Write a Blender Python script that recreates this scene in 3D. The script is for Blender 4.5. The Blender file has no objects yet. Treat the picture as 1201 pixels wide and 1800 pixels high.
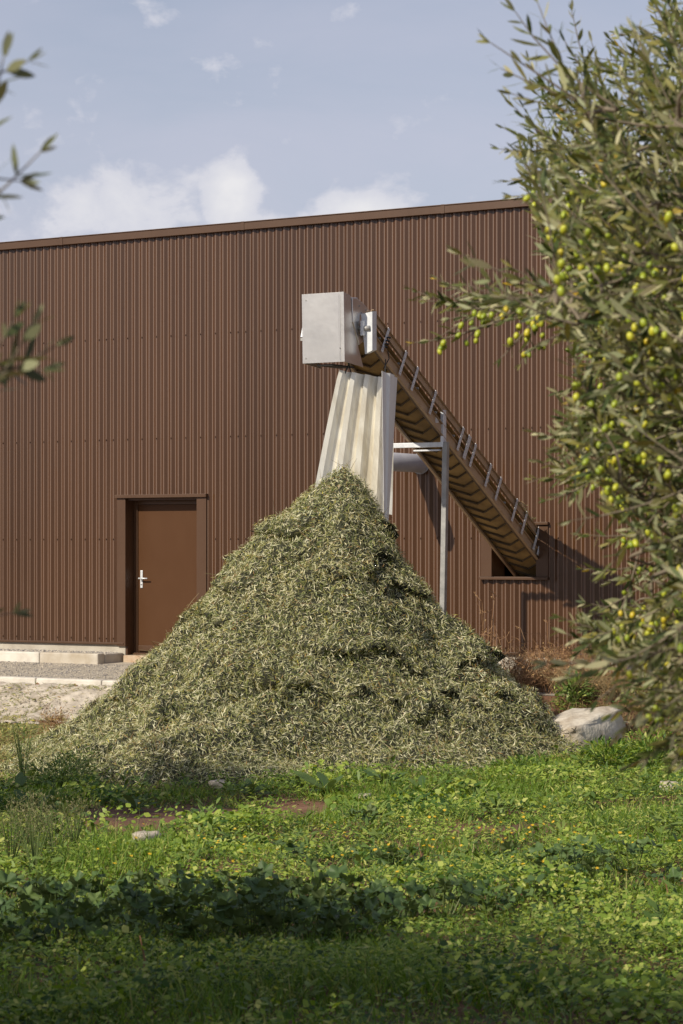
import bpy, math, random
import numpy as np
from mathutils import Vector, Matrix, Quaternion
rng = np.random.default_rng(11); random.seed(11)
C = bpy.context.scene.collection
S = bpy.context.scene
FPX, HY, CZ = 4250.0, 967.0, 1.40          # focal length in photo pixels, horizon row, eye height

# ------------------------------------------------------------------ camera
cam = bpy.data.cameras.new('camera'); camo = bpy.data.objects.new('camera', cam); C.objects.link(camo)
camo.location = (0, 0, CZ); camo.rotation_euler = (math.radians(90), 0, 0)
cam.sensor_fit = 'VERTICAL'; cam.sensor_height = 36; cam.sensor_width = 24; cam.lens = 85
cam.shift_y = 67 / 1800; cam.clip_start = .05; cam.clip_end = 2000
cam.dof.use_dof = True; cam.dof.focus_distance = 26.5; cam.dof.aperture_fstop = 9.5
S.camera = camo

# ------------------------------------------------------------------ light
TH = math.atan(4250 / 6950); cT, sT = math.cos(TH), math.sin(TH)
WT = Vector((cT, -sT, 0)); WN = Vector((-sT, -cT, 0))      # along the wall / out of the wall
tosun = (WN - .28 * WT + Vector((0, 0, .74))).normalized()
elev = math.asin(tosun.z); azim = math.atan2(tosun.x, tosun.y)
sun = bpy.data.lights.new('sun', 'SUN'); suno = bpy.data.objects.new('sun', sun); C.objects.link(suno)
sun.energy = 5.0; sun.angle = math.radians(.55); sun.color = (1, .91, .76)
suno.rotation_euler = (-tosun).to_track_quat('-Z', 'Y').to_euler(); suno.location = (-20, -20, 30)
W = bpy.data.worlds.new('World'); S.world = W; W.use_nodes = True
def build_world():
    nt = W.node_tree; N = nt.nodes; L = nt.links; N.clear()
    out = N.new('ShaderNodeOutputWorld'); bg = N.new('ShaderNodeBackground'); L.new(bg.outputs[0], out.inputs[0])
    bg.inputs[1].default_value = .094
    sky = N.new('ShaderNodeTexSky'); sky.sky_type = 'NISHITA'; sky.sun_disc = False
    sky.sun_elevation = elev; sky.sun_rotation = azim % (2 * math.pi)
    sky.air_density = 1.0; sky.dust_density = 1.0; sky.ozone_density = 1.0
    tc = N.new('ShaderNodeTexCoord')
    def m(op, a, b=None, c=None, clamp=False):
        n = N.new('ShaderNodeMath'); n.operation = op; n.use_clamp = clamp
        for i, v in enumerate((a, b, c)):
            if v is None: continue
            if isinstance(v, (int, float)): n.inputs[i].default_value = v
            else: L.new(v, n.inputs[i])
        return n.outputs[0]
    sep = N.new('ShaderNodeSeparateXYZ'); L.new(tc.outputs['Generated'], sep.inputs[0])
    x, y, z = sep.outputs
    az = m('ARCTAN2', x, y); hyp = m('SQRT', m('ADD', m('MULTIPLY', x, x), m('MULTIPLY', y, y)))
    v = m('DIVIDE', z, m('MAXIMUM', hyp, .02))
    def noise(scale, detail, rough, vec, dist=0):
        n = N.new('ShaderNodeTexNoise'); n.inputs['Scale'].default_value = scale; n.inputs['Detail'].default_value = detail
        n.inputs['Roughness'].default_value = rough; n.inputs['Distortion'].default_value = dist
        L.new(vec, n.inputs['Vector']); return n.outputs['Fac']
    def comb(a, b, c):
        n = N.new('ShaderNodeCombineXYZ')
        for i, q in enumerate((a, b, c)):
            if isinstance(q, (int, float)): n.inputs[i].default_value = q
            else: L.new(q, n.inputs[i])
        return n.outputs[0]
    # high thin veil over the whole sky
    vec = comb(az, m('MULTIPLY', v, 3.4), 1.7)
    veil = noise(6.5, 5, .55, vec, .4)
    veil = m('MULTIPLY', m('SUBTRACT', veil, .28), 1.5, clamp=True)
    veil = m('ADD', m('MULTIPLY', veil, .5), .68, clamp=True)
    thin = m('ADD', m('MULTIPLY', m('EXPONENT', m('MULTIPLY', m('MAXIMUM', z, 0.0), -3.2)), .75), .25)
    veil = m('MULTIPLY', veil, thin)
    # low cumulus round the horizon
    vec2 = comb(az, m('MULTIPLY', v, 1.25), .3)
    puff = noise(34, 7, .58, vec2, .15)
    base = noise(3.0, 2, .5, comb(az, 0.0, 4.2))
    low = m('SUBTRACT', m('MULTIPLY', base, .6), m('MULTIPLY', m('ABSOLUTE', m('SUBTRACT', v, .10)), 5.0))
    tot = m('SUBTRACT', low, .34)
    for (px, py, rx, ry, k) in ((215, 385, 150, 92, .43), (95, 400, 90, 60, .38), (405, 352, 44, 56, .70), (470, 400, 120, 34, .5), (632, 372, 74, 34, .70), (1000, 330, 70, 36, .6), (1120, 300, 80, 44, .5)):
        du = m('DIVIDE', m('SUBTRACT', az, (px - 600) / FPX), rx / FPX)
        dv = m('DIVIDE', m('SUBTRACT', v, (HY - py) / FPX), ry / FPX)
        d2 = m('ADD', m('MULTIPLY', du, du), m('MULTIPLY', dv, dv))
        tot = m('MAXIMUM', tot, m('SUBTRACT', m('MULTIPLY', m('EXPONENT', m('MULTIPLY', d2, -.7)), k), .17))
    dens = m('ADD', tot, m('MULTIPLY', m('SUBTRACT', puff, .5), 1.35))
    mask = m('MULTIPLY', dens, 5.5, clamp=True)
    mask = m('MULTIPLY', mask, m('GREATER_THAN', z, -.02))
    shade = noise(22, 4, .5, comb(az, m('MULTIPLY', v, 1.6), 6.3))
    def mix(f, a, b):
        n = N.new('ShaderNodeMix'); n.data_type = 'RGBA'
        for s, q in ((n.inputs[0], f), (n.inputs[6], a), (n.inputs[7], b)):
            if isinstance(q, (int, float)): s.default_value = q
            elif isinstance(q, tuple): s.default_value = q
            else: L.new(q, s)
        return n.outputs[2]
    c1 = mix(veil, sky.outputs[0], (6.5, 6.4, 7.6, 1))
    cw = mix(m('MULTIPLY', m('SUBTRACT', dens, .05), 1.6, clamp=True), (7.0, 7.1, 8.0, 1), (9.9, 9.7, 9.6, 1))
    cw = mix(m('MULTIPLY', shade, .5), cw, (6.6, 6.7, 7.4, 1))
    c2 = mix(m('MULTIPLY', mask, .88), c1, cw)
    L.new(c2, bg.inputs[0])
build_world()
S.view_settings.view_transform = 'Standard'; S.view_settings.look = 'None'
S.view_settings.exposure = 0.0; S.view_settings.gamma = 1.0
try: S.view_settings.use_curve_mapping = False
except Exception: pass
S.render.engine = 'CYCLES'
S.cycles.max_bounces = 6; S.cycles.transparent_max_bounces = 4

# ------------------------------------------------------------------ helpers
def at(px, py, Y):
    return Vector(((px - 600) / FPX * Y, Y, CZ - (py - HY) / FPX * Y))
WALL0 = Vector((0, 31, 0))
def wallp(s, z, q=0.0):                      # wall coordinates: along, height, out of the wall
    return WALL0 + WT * s + WN * q + Vector((0, 0, z))
def sz(px, py=967):                          # a photo point on the wall plane
    Y = 31 / (1 + (px - 600) / 6950)
    return ((px - 600) / FPX * Y / cT, CZ - (py - HY) / FPX * Y)
def tag(o, label=None, cat=None, group=None, kind=None):
    if label: o['label'] = label
    if cat: o['category'] = cat
    if group: o['group'] = group
    if kind: o['kind'] = kind
    return o
def thing(name, loc=(0, 0, 0), label=None, cat=None, group=None, kind=None):
    o = bpy.data.objects.new(name, None); C.objects.link(o); o.location = loc; o.empty_display_size = .2
    return tag(o, label, cat, group, kind)
def link(name, me, parent=None, mat=None, kind=None):
    o = bpy.data.objects.new(name, me); C.objects.link(o)
    if mat is not None and len(me.materials) == 0: me.materials.append(mat)
    if parent is not None:
        o.parent = parent
        p = world_loc(parent)
        o.location = -p
    if kind: o['kind'] = kind
    return o
def world_loc(o):
    v = Vector(o.location)
    while o.parent is not None:
        o = o.parent; v = v + Vector(o.location)
    return v
class MB:
    """collects shapes given in world coordinates; build() links them as one mesh"""
    def __init__(self): self.v = []; self.f = []
    def add(self, vs, fs):
        b = len(self.v); self.v += [tuple(p) for p in vs]; self.f += [tuple(b + i for i in f) for f in fs]; return self
    def hexa(self, p):                       # 8 corners: bottom ring 0-3, top ring 4-7
        return self.add(p, [(3, 2, 1, 0), (4, 5, 6, 7), (0, 1, 5, 4), (1, 2, 6, 5), (2, 3, 7, 6), (3, 0, 4, 7)])
    def obox(self, o, a, b, c):              # origin and three edge vectors
        o, a, b, c = map(Vector, (o, a, b, c))
        return self.hexa([o, o + a, o + a + b, o + b, o + c, o + a + c, o + a + b + c, o + b + c])
    def wbox(self, s0, s1, z0, z1, q0, q1):
        return self.hexa([wallp(s0, z0, q0), wallp(s1, z0, q0), wallp(s1, z0, q1), wallp(s0, z0, q1),
                          wallp(s0, z1, q0), wallp(s1, z1, q0), wallp(s1, z1, q1), wallp(s0, z1, q1)])
    def prism(self, pts, off):
        n = len(pts); off = Vector(off); P = [Vector(p) for p in pts]
        fs = [tuple(range(n))[::-1], tuple(range(n, 2 * n))] + [(i, (i + 1) % n, n + (i + 1) % n, n + i) for i in range(n)]
        return self.add(P + [p + off for p in P], fs)
    def tube(self, pts, rad, sides=6, cap=True):
        P = [Vector(p) for p in pts]; n = len(P)
        if not hasattr(rad, '__len__'): rad = [rad] * n
        vs = []; up = Vector((0, 0, 1)); a = None
        for i, p in enumerate(P):
            d = (P[min(i + 1, n - 1)] - P[max(i - 1, 0)])
            d = d.normalized() if d.length > 1e-9 else Vector((0, 0, 1))
            if a is None: a = d.cross(up if abs(d.z) < .9 else Vector((1, 0, 0)))
            a = a - d * a.dot(d); a = a.normalized() if a.length > 1e-6 else d.orthogonal().normalized()
            b = d.cross(a)
            for k in range(sides):
                t = 2 * math.pi * k / sides
                vs.append(p + (a * math.cos(t) + b * math.sin(t)) * rad[i])
        fs = [(i * sides + k, i * sides + (k + 1) % sides, (i + 1) * sides + (k + 1) % sides, (i + 1) * sides + k)
              for i in range(n - 1) for k in range(sides)]
        if cap: fs += [tuple(range(sides))[::-1], tuple((n - 1) * sides + k for k in range(sides))]
        return self.add(vs, fs)
    def build(self, name, mat, parent=None, smooth=False, kind=None, bevel=0, solid=0, origin=None):
        me = bpy.data.meshes.new(name); me.from_pydata(self.v, [], self.f); me.update()
        if mat: me.materials.append(mat)
        if smooth: me.polygons.foreach_set('use_smooth', [True] * len(me.polygons))
        o = link(name, me, parent, kind=kind)
        if origin is not None and parent is None:
            me.transform(Matrix.Translation(-Vector(origin))); o.location = origin
        if solid:
            md = o.modifiers.new('solid', 'SOLIDIFY'); md.thickness = solid; md.offset = 0
        if bevel:
            md = o.modifiers.new('bevel', 'BEVEL'); md.width = bevel; md.segments = 2; md.limit_method = 'ANGLE'
        return o
def mesh_np(name, V, F, rnd=None, smooth=False):
    V = np.ascontiguousarray(V, dtype=np.float32); F = np.ascontiguousarray(F, dtype=np.int32)
    me = bpy.data.meshes.new(name); M, k = F.shape
    me.vertices.add(len(V)); me.vertices.foreach_set('co', V.ravel())
    me.loops.add(M * k); me.loops.foreach_set('vertex_index', F.ravel())
    me.polygons.add(M); me.polygons.foreach_set('loop_start', np.arange(0, M * k, k, dtype=np.int32))
    if smooth: me.polygons.foreach_set('use_smooth', np.ones(M, dtype=bool))
    me.update(calc_edges=True)
    if rnd is not None:
        a = me.attributes.new('rnd', 'FLOAT', 'FACE'); a.data.foreach_set('value', np.ascontiguousarray(rnd, dtype=np.float32))
    return me
def nrm(a): return a / np.maximum(np.linalg.norm(a, axis=-1, keepdims=True), 1e-9)
SHAPE2 = ((0, .22), (.45, 1), (1, .12))
SHAPE4 = ((0, .10), (.22, .72), (.5, 1), (.78, .70), (1, .05))
ROUND = ((0, .35), (.3, .95), (.65, 1), (1, .4))
BLADE = ((0, 1), (.5, .8), (1, .06))
def leaf_arrays(P, D, Nn, Ln, Wd, bend, shape):
    """flat leaves: base points P, directions D, face normals Nn, lengths, widths, bend along the normal"""
    D = nrm(D); Sd = nrm(np.cross(D, Nn)); Nn = nrm(np.cross(Sd, D)); n = len(P); k = len(shape)
    V = np.zeros((n, k, 2, 3))
    for i, (t, w) in enumerate(shape):
        c = P + D * (Ln * t)[:, None] + Nn * (bend * Ln * t * t)[:, None]
        h = Sd * (Wd * .5 * w)[:, None]
        V[:, i, 0] = c - h; V[:, i, 1] = c + h
    base = (np.arange(n) * k * 2)[:, None]
    F = []
    for i in range(k - 1):
        F.append(np.concatenate([base + 2 * i, base + 2 * i + 1, base + 2 * i + 3, base + 2 * i + 2], 1))
    F = np.stack(F, 1).reshape(-1, 4)
    return V.reshape(-1, 3), F
def leaves_mesh(name, P, D, Nn, Ln, Wd, bend, shape, rnd):
    V, F = leaf_arrays(P, D, Nn, Ln, Wd, bend, shape)
    return mesh_np(name, V, F, np.repeat(rnd, len(shape) - 1))
def _h(ix, iy, s):
    n = (ix * 374761393 + iy * 668265263 + s * 974634541) & 0xffffffff
    n = ((n ^ (n >> 13)) * 1274126177) & 0xffffffff
    return ((n ^ (n >> 16)) & 0xffff) / 65535.0
def vnoise(x, y, s=0):
    x = np.asarray(x, float); y = np.asarray(y, float)
    ix = np.floor(x).astype(np.int64); iy = np.floor(y).astype(np.int64); fx = x - ix; fy = y - iy
    fx = fx * fx * (3 - 2 * fx); fy = fy * fy * (3 - 2 * fy)
    a = _h(ix, iy, s); b = _h(ix + 1, iy, s); c = _h(ix, iy + 1, s); d = _h(ix + 1, iy + 1, s)
    return (a + (b - a) * fx) * (1 - fy) + (c + (d - c) * fx) * fy
def fbm(x, y, s=0, o=4):
    r = 0; a = .5
    for i in range(o): r = r + a * vnoise(x * 2 ** i, y * 2 ** i, s + i * 7); a *= .5
    return r
def sstep(a, b, x):
    t = np.clip((x - a) / (b - a), 0, 1); return t * t * (3 - 2 * t)

# ------------------------------------------------------------------ materials
def mat_new(name):
    m = bpy.data.materials.new(name); m.use_nodes = True; nt = m.node_tree
    return m, nt, nt.nodes, nt.links, nt.nodes['Principled BSDF']
def ramp(N, stops):
    r = N.new('ShaderNodeValToRGB'); el = r.color_ramp.elements
    while len(el) < len(stops): el.new(.5)
    for e, (p, c) in zip(el, stops): e.position = p; e.color = (*c, 1)
    return r
def noisy(name, c1, c2, scale=5, detail=5, rough=.6, metal=0, bump=0, bscale=None, stretch=(1, 1, 1), spec=.5, c3=None, rvar=0):
    m, nt, N, L, P = mat_new(name)
    tc = N.new('ShaderNodeTexCoord'); mp = N.new('ShaderNodeMapping'); mp.inputs['Scale'].default_value = stretch
    L.new(tc.outputs['Object'], mp.inputs[0])
    n = N.new('ShaderNodeTexNoise'); n.inputs['Scale'].default_value = scale; n.inputs['Detail'].default_value = detail
    n.inputs['Roughness'].default_value = .62
    L.new(mp.outputs[0], n.inputs['Vector'])
    st = [(.3, c1), (.7, c2)] if c3 is None else [(.3, c1), (.55, c2), (.75, c3)]
    r = ramp(N, st); L.new(n.outputs['Fac'], r.inputs[0]); L.new(r.outputs[0], P.inputs['Base Color'])
    P.inputs['Roughness'].default_value = rough; P.inputs['Metallic'].default_value = metal
    P.inputs['Specular IOR Level'].default_value = spec
    if rvar:
        mr = N.new('ShaderNodeMapRange'); mr.inputs[3].default_value = rough - rvar; mr.inputs[4].default_value = rough + rvar
        L.new(n.outputs['Fac'], mr.inputs[0]); L.new(mr.outputs[0], P.inputs['Roughness'])
    if bump:
        n2 = N.new('ShaderNodeTexNoise'); n2.inputs['Scale'].default_value = bscale or scale * 4; n2.inputs['Detail'].default_value = 6
        L.new(mp.outputs[0], n2.inputs['Vector'])
        b = N.new('ShaderNodeBump'); b.inputs['Strength'].default_value = bump; b.inputs['Distance'].default_value = .02
        L.new(n2.outputs['Fac'], b.inputs['Height']); L.new(b.outputs[0], P.inputs['Normal'])
    return m
def leafmat(name, stops, under=None, rough=.5, trans=.25, spec=.4, tcol=(1.15, 1.25, .5)):
    """colour per leaf (face attribute or object random); the underside has its own colour"""
    m, nt, N, L, P = mat_new(name)
    a = N.new('ShaderNodeAttribute'); a.attribute_name = 'rnd'; oi = N.new('ShaderNodeObjectInfo')
    ad = N.new('ShaderNodeMath'); ad.operation = 'ADD'; L.new(a.outputs['Fac'], ad.inputs[0]); L.new(oi.outputs['Random'], ad.inputs[1])
    fr = N.new('ShaderNodeMath'); fr.operation = 'FRACT'; L.new(ad.outputs[0], fr.inputs[0])
    r = ramp(N, stops); L.new(fr.outputs[0], r.inputs[0]); col = r.outputs[0]
    if under:
        r2 = ramp(N, under); L.new(fr.outputs[0], r2.inputs[0]); g = N.new('ShaderNodeNewGeometry')
        mx = N.new('ShaderNodeMix'); mx.data_type = 'RGBA'
        L.new(g.outputs['Backfacing'], mx.inputs[0]); L.new(col, mx.inputs[6]); L.new(r2.outputs[0], mx.inputs[7]); col = mx.outputs[2]
    L.new(col, P.inputs['Base Color']); P.inputs['Roughness'].default_value = rough
    P.inputs['Specular IOR Level'].default_value = spec
    if trans:
        t = N.new('ShaderNodeBsdfTranslucent'); ms = N.new('ShaderNodeMixShader'); ms.inputs[0].default_value = trans
        mu = N.new('ShaderNodeMix'); mu.data_type = 'RGBA'; mu.blend_type = 'MULTIPLY'; mu.inputs[0].default_value = 1
        L.new(col, mu.inputs[6]); mu.inputs[7].default_value = (*tcol, 1); L.new(mu.outputs[2], t.inputs[0])
        L.new(P.outputs[0], ms.inputs[1]); L.new(t.outputs[0], ms.inputs[2])
        L.new(ms.outputs[0], nt.nodes['Material Output'].inputs[0])
    return m
M = {}
M['clad'] = noisy('brown_cladding', (.050, .0196, .0054), (.064, .0256, .0077), 2.6, 7, .34, 0, .04, 60, (1, 1, .12), .62, rvar=.05)
def bend_glints(m):  # paints pale sky-reflection lines into the colour of the bends
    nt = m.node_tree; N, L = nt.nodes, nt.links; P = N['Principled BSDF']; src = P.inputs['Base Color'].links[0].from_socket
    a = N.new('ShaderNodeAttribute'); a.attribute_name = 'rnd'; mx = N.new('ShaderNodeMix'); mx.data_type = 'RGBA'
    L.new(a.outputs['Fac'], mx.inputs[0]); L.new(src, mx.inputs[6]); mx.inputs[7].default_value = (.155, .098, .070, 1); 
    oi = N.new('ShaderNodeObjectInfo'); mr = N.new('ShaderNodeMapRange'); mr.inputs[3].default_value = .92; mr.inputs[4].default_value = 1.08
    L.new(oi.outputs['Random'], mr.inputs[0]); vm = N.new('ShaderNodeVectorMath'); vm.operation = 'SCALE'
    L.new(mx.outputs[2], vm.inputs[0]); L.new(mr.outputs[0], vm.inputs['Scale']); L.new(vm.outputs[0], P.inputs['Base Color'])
bend_glints(M['clad'])
M['trim'] = noisy('brown_trim', (.068, .032, .0145), (.078, .038, .018), 3, 5, .42, 0, .03, 60, (1, 1, .5), .5, rvar=.05)
M['door'] = noisy('brown_door', (.073, .032, .0130), (.082, .037, .0155), 2.2, 6, .45, 0, .04, 120, (1, 1, .6), .2, rvar=.06)
M['dark'] = noisy('dark_interior', (.012, .010, .010), (.02, .018, .016), 3, 2, .9)
M['plinth'] = noisy('plinth_concrete', (.36, .32, .26), (.50, .46, .39), 4, 8, .9, 0, .3, 60)
M['kerb'] = noisy('kerb_concrete', (.48, .44, .38), (.62, .58, .51), 5, 8, .9, 0, .35, 80, c3=(.66, .62, .56))
M['kerb_dirty'] = noisy('stained_kerb_concrete', (.38, .32, .24), (.56, .52, .45), 3, 8, .9, 0, .35, 80)
M['sill'] = noisy('threshold_concrete', (.36, .22, .12), (.52, .43, .32), 6, 8, .9, 0, .3, 60)
M['roof'] = noisy('roof_sheet', (.20, .19, .18), (.26, .25, .24), 3, 4, .6)
M['inox'] = noisy('stainless_sheet', (.66, .64, .61), (.72, .70, .67), 3, 6, .36, 1, .06, 9, (1, 1, 1), .5, rvar=.06)
M['galv'] = noisy('galvanised_steel', (.60, .62, .64), (.74, .76, .78), 14, 6, .42, .3, .03, 40, rvar=.1)
M['galv_dull'] = noisy('weathered_galvanised_steel', (.28, .28, .27), (.42, .41, .39), 9, 7, .5, .45, .05, 40, rvar=.1)
M['tan'] = noisy('tan_painted_rail', (.40, .28, .18), (.48, .35, .23), 5, 8, .45, .2, .06, 50, c3=(.34, .22, .13), rvar=.08)
M['tan_dark'] = noisy('brown_painted_rail', (.10, .065, .040), (.15, .098, .06), 5, 8, .5, .2, .06, 50, rvar=.08)
M['belt'] = noisy('dusty_rubber_belt', (.17, .105, .045), (.38, .25, .10), 2.2, 8, .8, 0, .15, 30, c3=(.50, .34, .15))
M['cleat'] = noisy('rubber_cleat', (.05, .034, .017), (.12, .08, .04), 6, 7, .8, 0, .1, 40)
M['chute'] = noisy('cream_chute_sheet', (.46, .40, .29), (.76, .73, .64), 4, 10, .5, 0, .1, 30, (1, 1, .3), c3=(.84, .82, .75))
M['chute_out'] = noisy('white_chute_sheet', (.70, .70, .68), (.80, .80, .78), 4, 7, .5, 0, .05, 30, (1, 1, .4))
M['pipe'] = noisy('grey_plastic_pipe', (.28, .28, .32), (.34, .34, .37), 4, 5, .5, 0, .03, 40)
M['black'] = noisy('black_rubber', (.015, .015, .015), (.03, .03, .03), 8, 4, .7)
M['gravel'] = noisy('gravel_path_ground', (.26, .23, .20), (.46, .40, .31), 3, 9, .95, 0, .5, 70, c3=(.33, .30, .28))
M['pebble'] = leafmat('pebble_stone', [(0, (.16, .15, .15)), (.4, (.30, .28, .26)), (.7, (.48, .42, .34)), (1, (.60, .54, .45))], rough=.9, trans=0)
M['bank'] = noisy('crushed_lime_bank', (.30, .25, .19), (.50, .44, .36), 5, 10, .95, 0, 1.0, 22, c3=(.58, .52, .44))
M['slab'] = noisy('pale_broken_concrete', (.26, .20, .14), (.52, .47, .39), 3.5, 10, .92, 0, .9, 14, c3=(.60, .56, .48))
M['soil'] = noisy('reddish_soil', (.085, .040, .022), (.17, .080, .043), 2.2, 10, .95, 0, .8, 30, c3=(.23, .125, .075))
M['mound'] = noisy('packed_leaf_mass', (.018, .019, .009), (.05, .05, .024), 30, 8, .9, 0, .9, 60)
M['pileleaf'] = leafmat('fallen_olive_leaf', [(0, (.080, .112, .027)), (.35, (.185, .212, .053)), (.62, (.30, .29, .092)), (.85, (.44, .38, .14)), (.94, (.29, .16, .05)), (1, (.46, .42, .05))],
                        [(0, (.38, .39, .19)), (.5, (.58, .55, .34)), (1, (.70, .63, .41))], .45, .10, .55)
M['litter'] = leafmat('dry_leaf_litter', [(0, (.12, .11, .05)), (.4, (.20, .17, .08)), (.75, (.22, .12, .05)), (1, (.33, .29, .17))], None, .7, .1)
M['olive_leaf'] = leafmat('olive_leaf_green', [(0, (.050, .075, .022)), (.4, (.10, .128, .036)), (.75, (.185, .190, .054)), (.975, (.28, .245, .07)), (1, (.50, .32, .02))],
                          [(0, (.25, .28, .15)), (.5, (.38, .38, .22)), (1, (.48, .44, .26))], .5, .22, .3)
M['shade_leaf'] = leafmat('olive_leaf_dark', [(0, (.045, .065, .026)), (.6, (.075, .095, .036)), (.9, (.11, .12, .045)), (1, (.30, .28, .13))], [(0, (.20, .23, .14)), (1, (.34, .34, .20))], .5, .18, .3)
M['olive'] = leafmat('green_olive_fruit', [(0, (.18, .25, .02)), (.4, (.32, .38, .03)), (.8, (.50, .50, .04)), (1, (.55, .42, .03))], None, .36, 0, .5)
M['bark'] = noisy('olive_bark', (.07, .055, .040), (.15, .12, .09), 9, 8, .9, 0, .8, 26, (1, 1, .3))
M['twig'] = noisy('olive_twig_bark', (.13, .105, .07), (.22, .18, .13), 20, 4, .8)
M['grass'] = leafmat('grass_blade', [(0, (.075, .155, .016)), (.5, (.155, .27, .028)), (.85, (.25, .36, .05)), (.94, (.40, .42, .11)), (1, (.52, .45, .22))], None, .5, .42, .35, (1.25, 1.2, .45))
M['herb'] = leafmat('low_herb_leaf', [(0, (.036, .085, .016)), (.3, (.095, .18, .028)), (.65, (.21, .31, .045)), (.88, (.36, .44, .08)), (1, (.54, .54, .18))], None, .5, .38, .35, (1.25, 1.25, .35))
M['weed'] = leafmat('weed_leaf', [(0, (.065, .115, .026)), (.5, (.14, .21, .045)), (1, (.25, .31, .075))], None, .5, .25, .35)
M['mallow'] = leafmat('mallow_leaf', [(0, (.060, .108, .036)), (.5, (.085, .142, .044)), (1, (.13, .19, .055))], [(0, (.12, .165, .07)), (1, (.15, .19, .08))], .55, .25, .35)
M['stem'] = noisy('green_stem', (.08, .12, .03), (.13, .17, .05), 10, 3, .6)
M['dry'] = noisy('dry_reddish_stem', (.22, .11, .05), (.38, .23, .12), 8, 4, .85)
M['straw'] = noisy('dry_straw_stem', (.24, .17, .08), (.34, .26, .13), 8, 4, .85)
M['petal'] = noisy('yellow_petal', (.70, .42, .01), (.80, .52, .02), 30, 2, .5)
M['seedy'] = leafmat('pale_seed_tuft', [(0, (.12, .13, .05)), (.5, (.20, .19, .09)), (1, (.30, .26, .15))], None, .8, .3)
M['stone'] = noisy('field_stone', (.36, .30, .23), (.52, .46, .38), 6, 8, .9, 0, .5, 30)

# ------------------------------------------------------------------ terrain
def HQ(q, x, y):
    flat = -.12 - .016 * np.clip(q, 0, 3.2)
    bank = -.27 - .33 * sstep(3.25, 4.75, q)
    h = np.where(q < 3.2, flat, bank)
    front = np.clip(20 - y, 0, 18) * .0235
    h = h + np.where(q > 4, front, 0) * sstep(4, 7, q)
    return h
def H(x, y):
    x = np.asarray(x, float); y = np.asarray(y, float)
    q = -sT * x - cT * (y - 31)
    h = HQ(np.maximum(q, 0), x, y)
    rough = sstep(4.2, 6, q)
    return h + rough * ((fbm(x * .9, y * .9, 3, 4) - .47) * .16) + sstep(3.3, 3.6, q) * (1 - rough) * (fbm(x * 4, y * 4, 5, 4) - .47) * .09
def axis(dense0, dense1, step, far0, far1):
    a = list(np.arange(dense0, dense1 + 1e-6, step)); d = step; lo = [dense0]; hi = [dense1]
    while lo[-1] > far0: d *= 1.45; lo.append(lo[-1] - d)
    d = step
    while hi[-1] < far1: d *= 1.45; hi.append(hi[-1] + d)
    return np.array(lo[:0:-1] + a + hi[1:])
gx = axis(-7.5, 7.5, .12, -500, 500); gy = axis(2, 31, .10, -300, 900)
X, Y = np.meshgrid(gx, gy)
nx, ny = len(gx), len(gy)
idx = np.arange(nx * ny).reshape(ny, nx)
F = np.stack([idx[:-1, :-1], idx[:-1, 1:], idx[1:, 1:], idx[1:, :-1]], -1).reshape(-1, 4)
gm = mesh_np('ground', np.stack([X, Y, H(X, Y)], -1).reshape(-1, 3), F, smooth=True)
gm.materials.append(M['soil'])
link('ground', gm, kind='structure')
# gravel service path and lime bank lie on the ground as sheets of their own
def strip(name, s0, s1, q0, q1, ds, dq, mat, dz, rough=0, edge=0):
    ss = np.arange(s0, s1 + 1e-6, ds); qq = np.linspace(q0, q1, max(2, int((q1 - q0) / dq)))
    SS, QQ = np.meshgrid(ss, qq)
    if edge: QQ = QQ + (fbm(SS * 1.5, SS * 0 + 3, 9) - .47) * edge * (QQ - q0) / (q1 - q0)
    x = cT * SS - sT * QQ; y = 31 - sT * SS - cT * QQ
    z = H(x, y) + dz
    if rough: z = z + (fbm(x * 7, y * 7, 21, 4)) * rough
    i = np.arange(SS.size).reshape(SS.shape)
    F = np.stack([i[:-1, :-1], i[:-1, 1:], i[1:, 1:], i[1:, :-1]], -1).reshape(-1, 4)
    me = mesh_np(name, np.stack([x, y, z], -1).reshape(-1, 3), F, smooth=True); me.materials.append(mat)
    return link(name, me, kind='structure')
strip('path', -14, 12, .02, 3.08, .2, .1, M['gravel'], .006)
strip('bank', -14, .5, 3.27, 4.75, .03, .025, M['bank'], .008, .075, .5)

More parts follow.
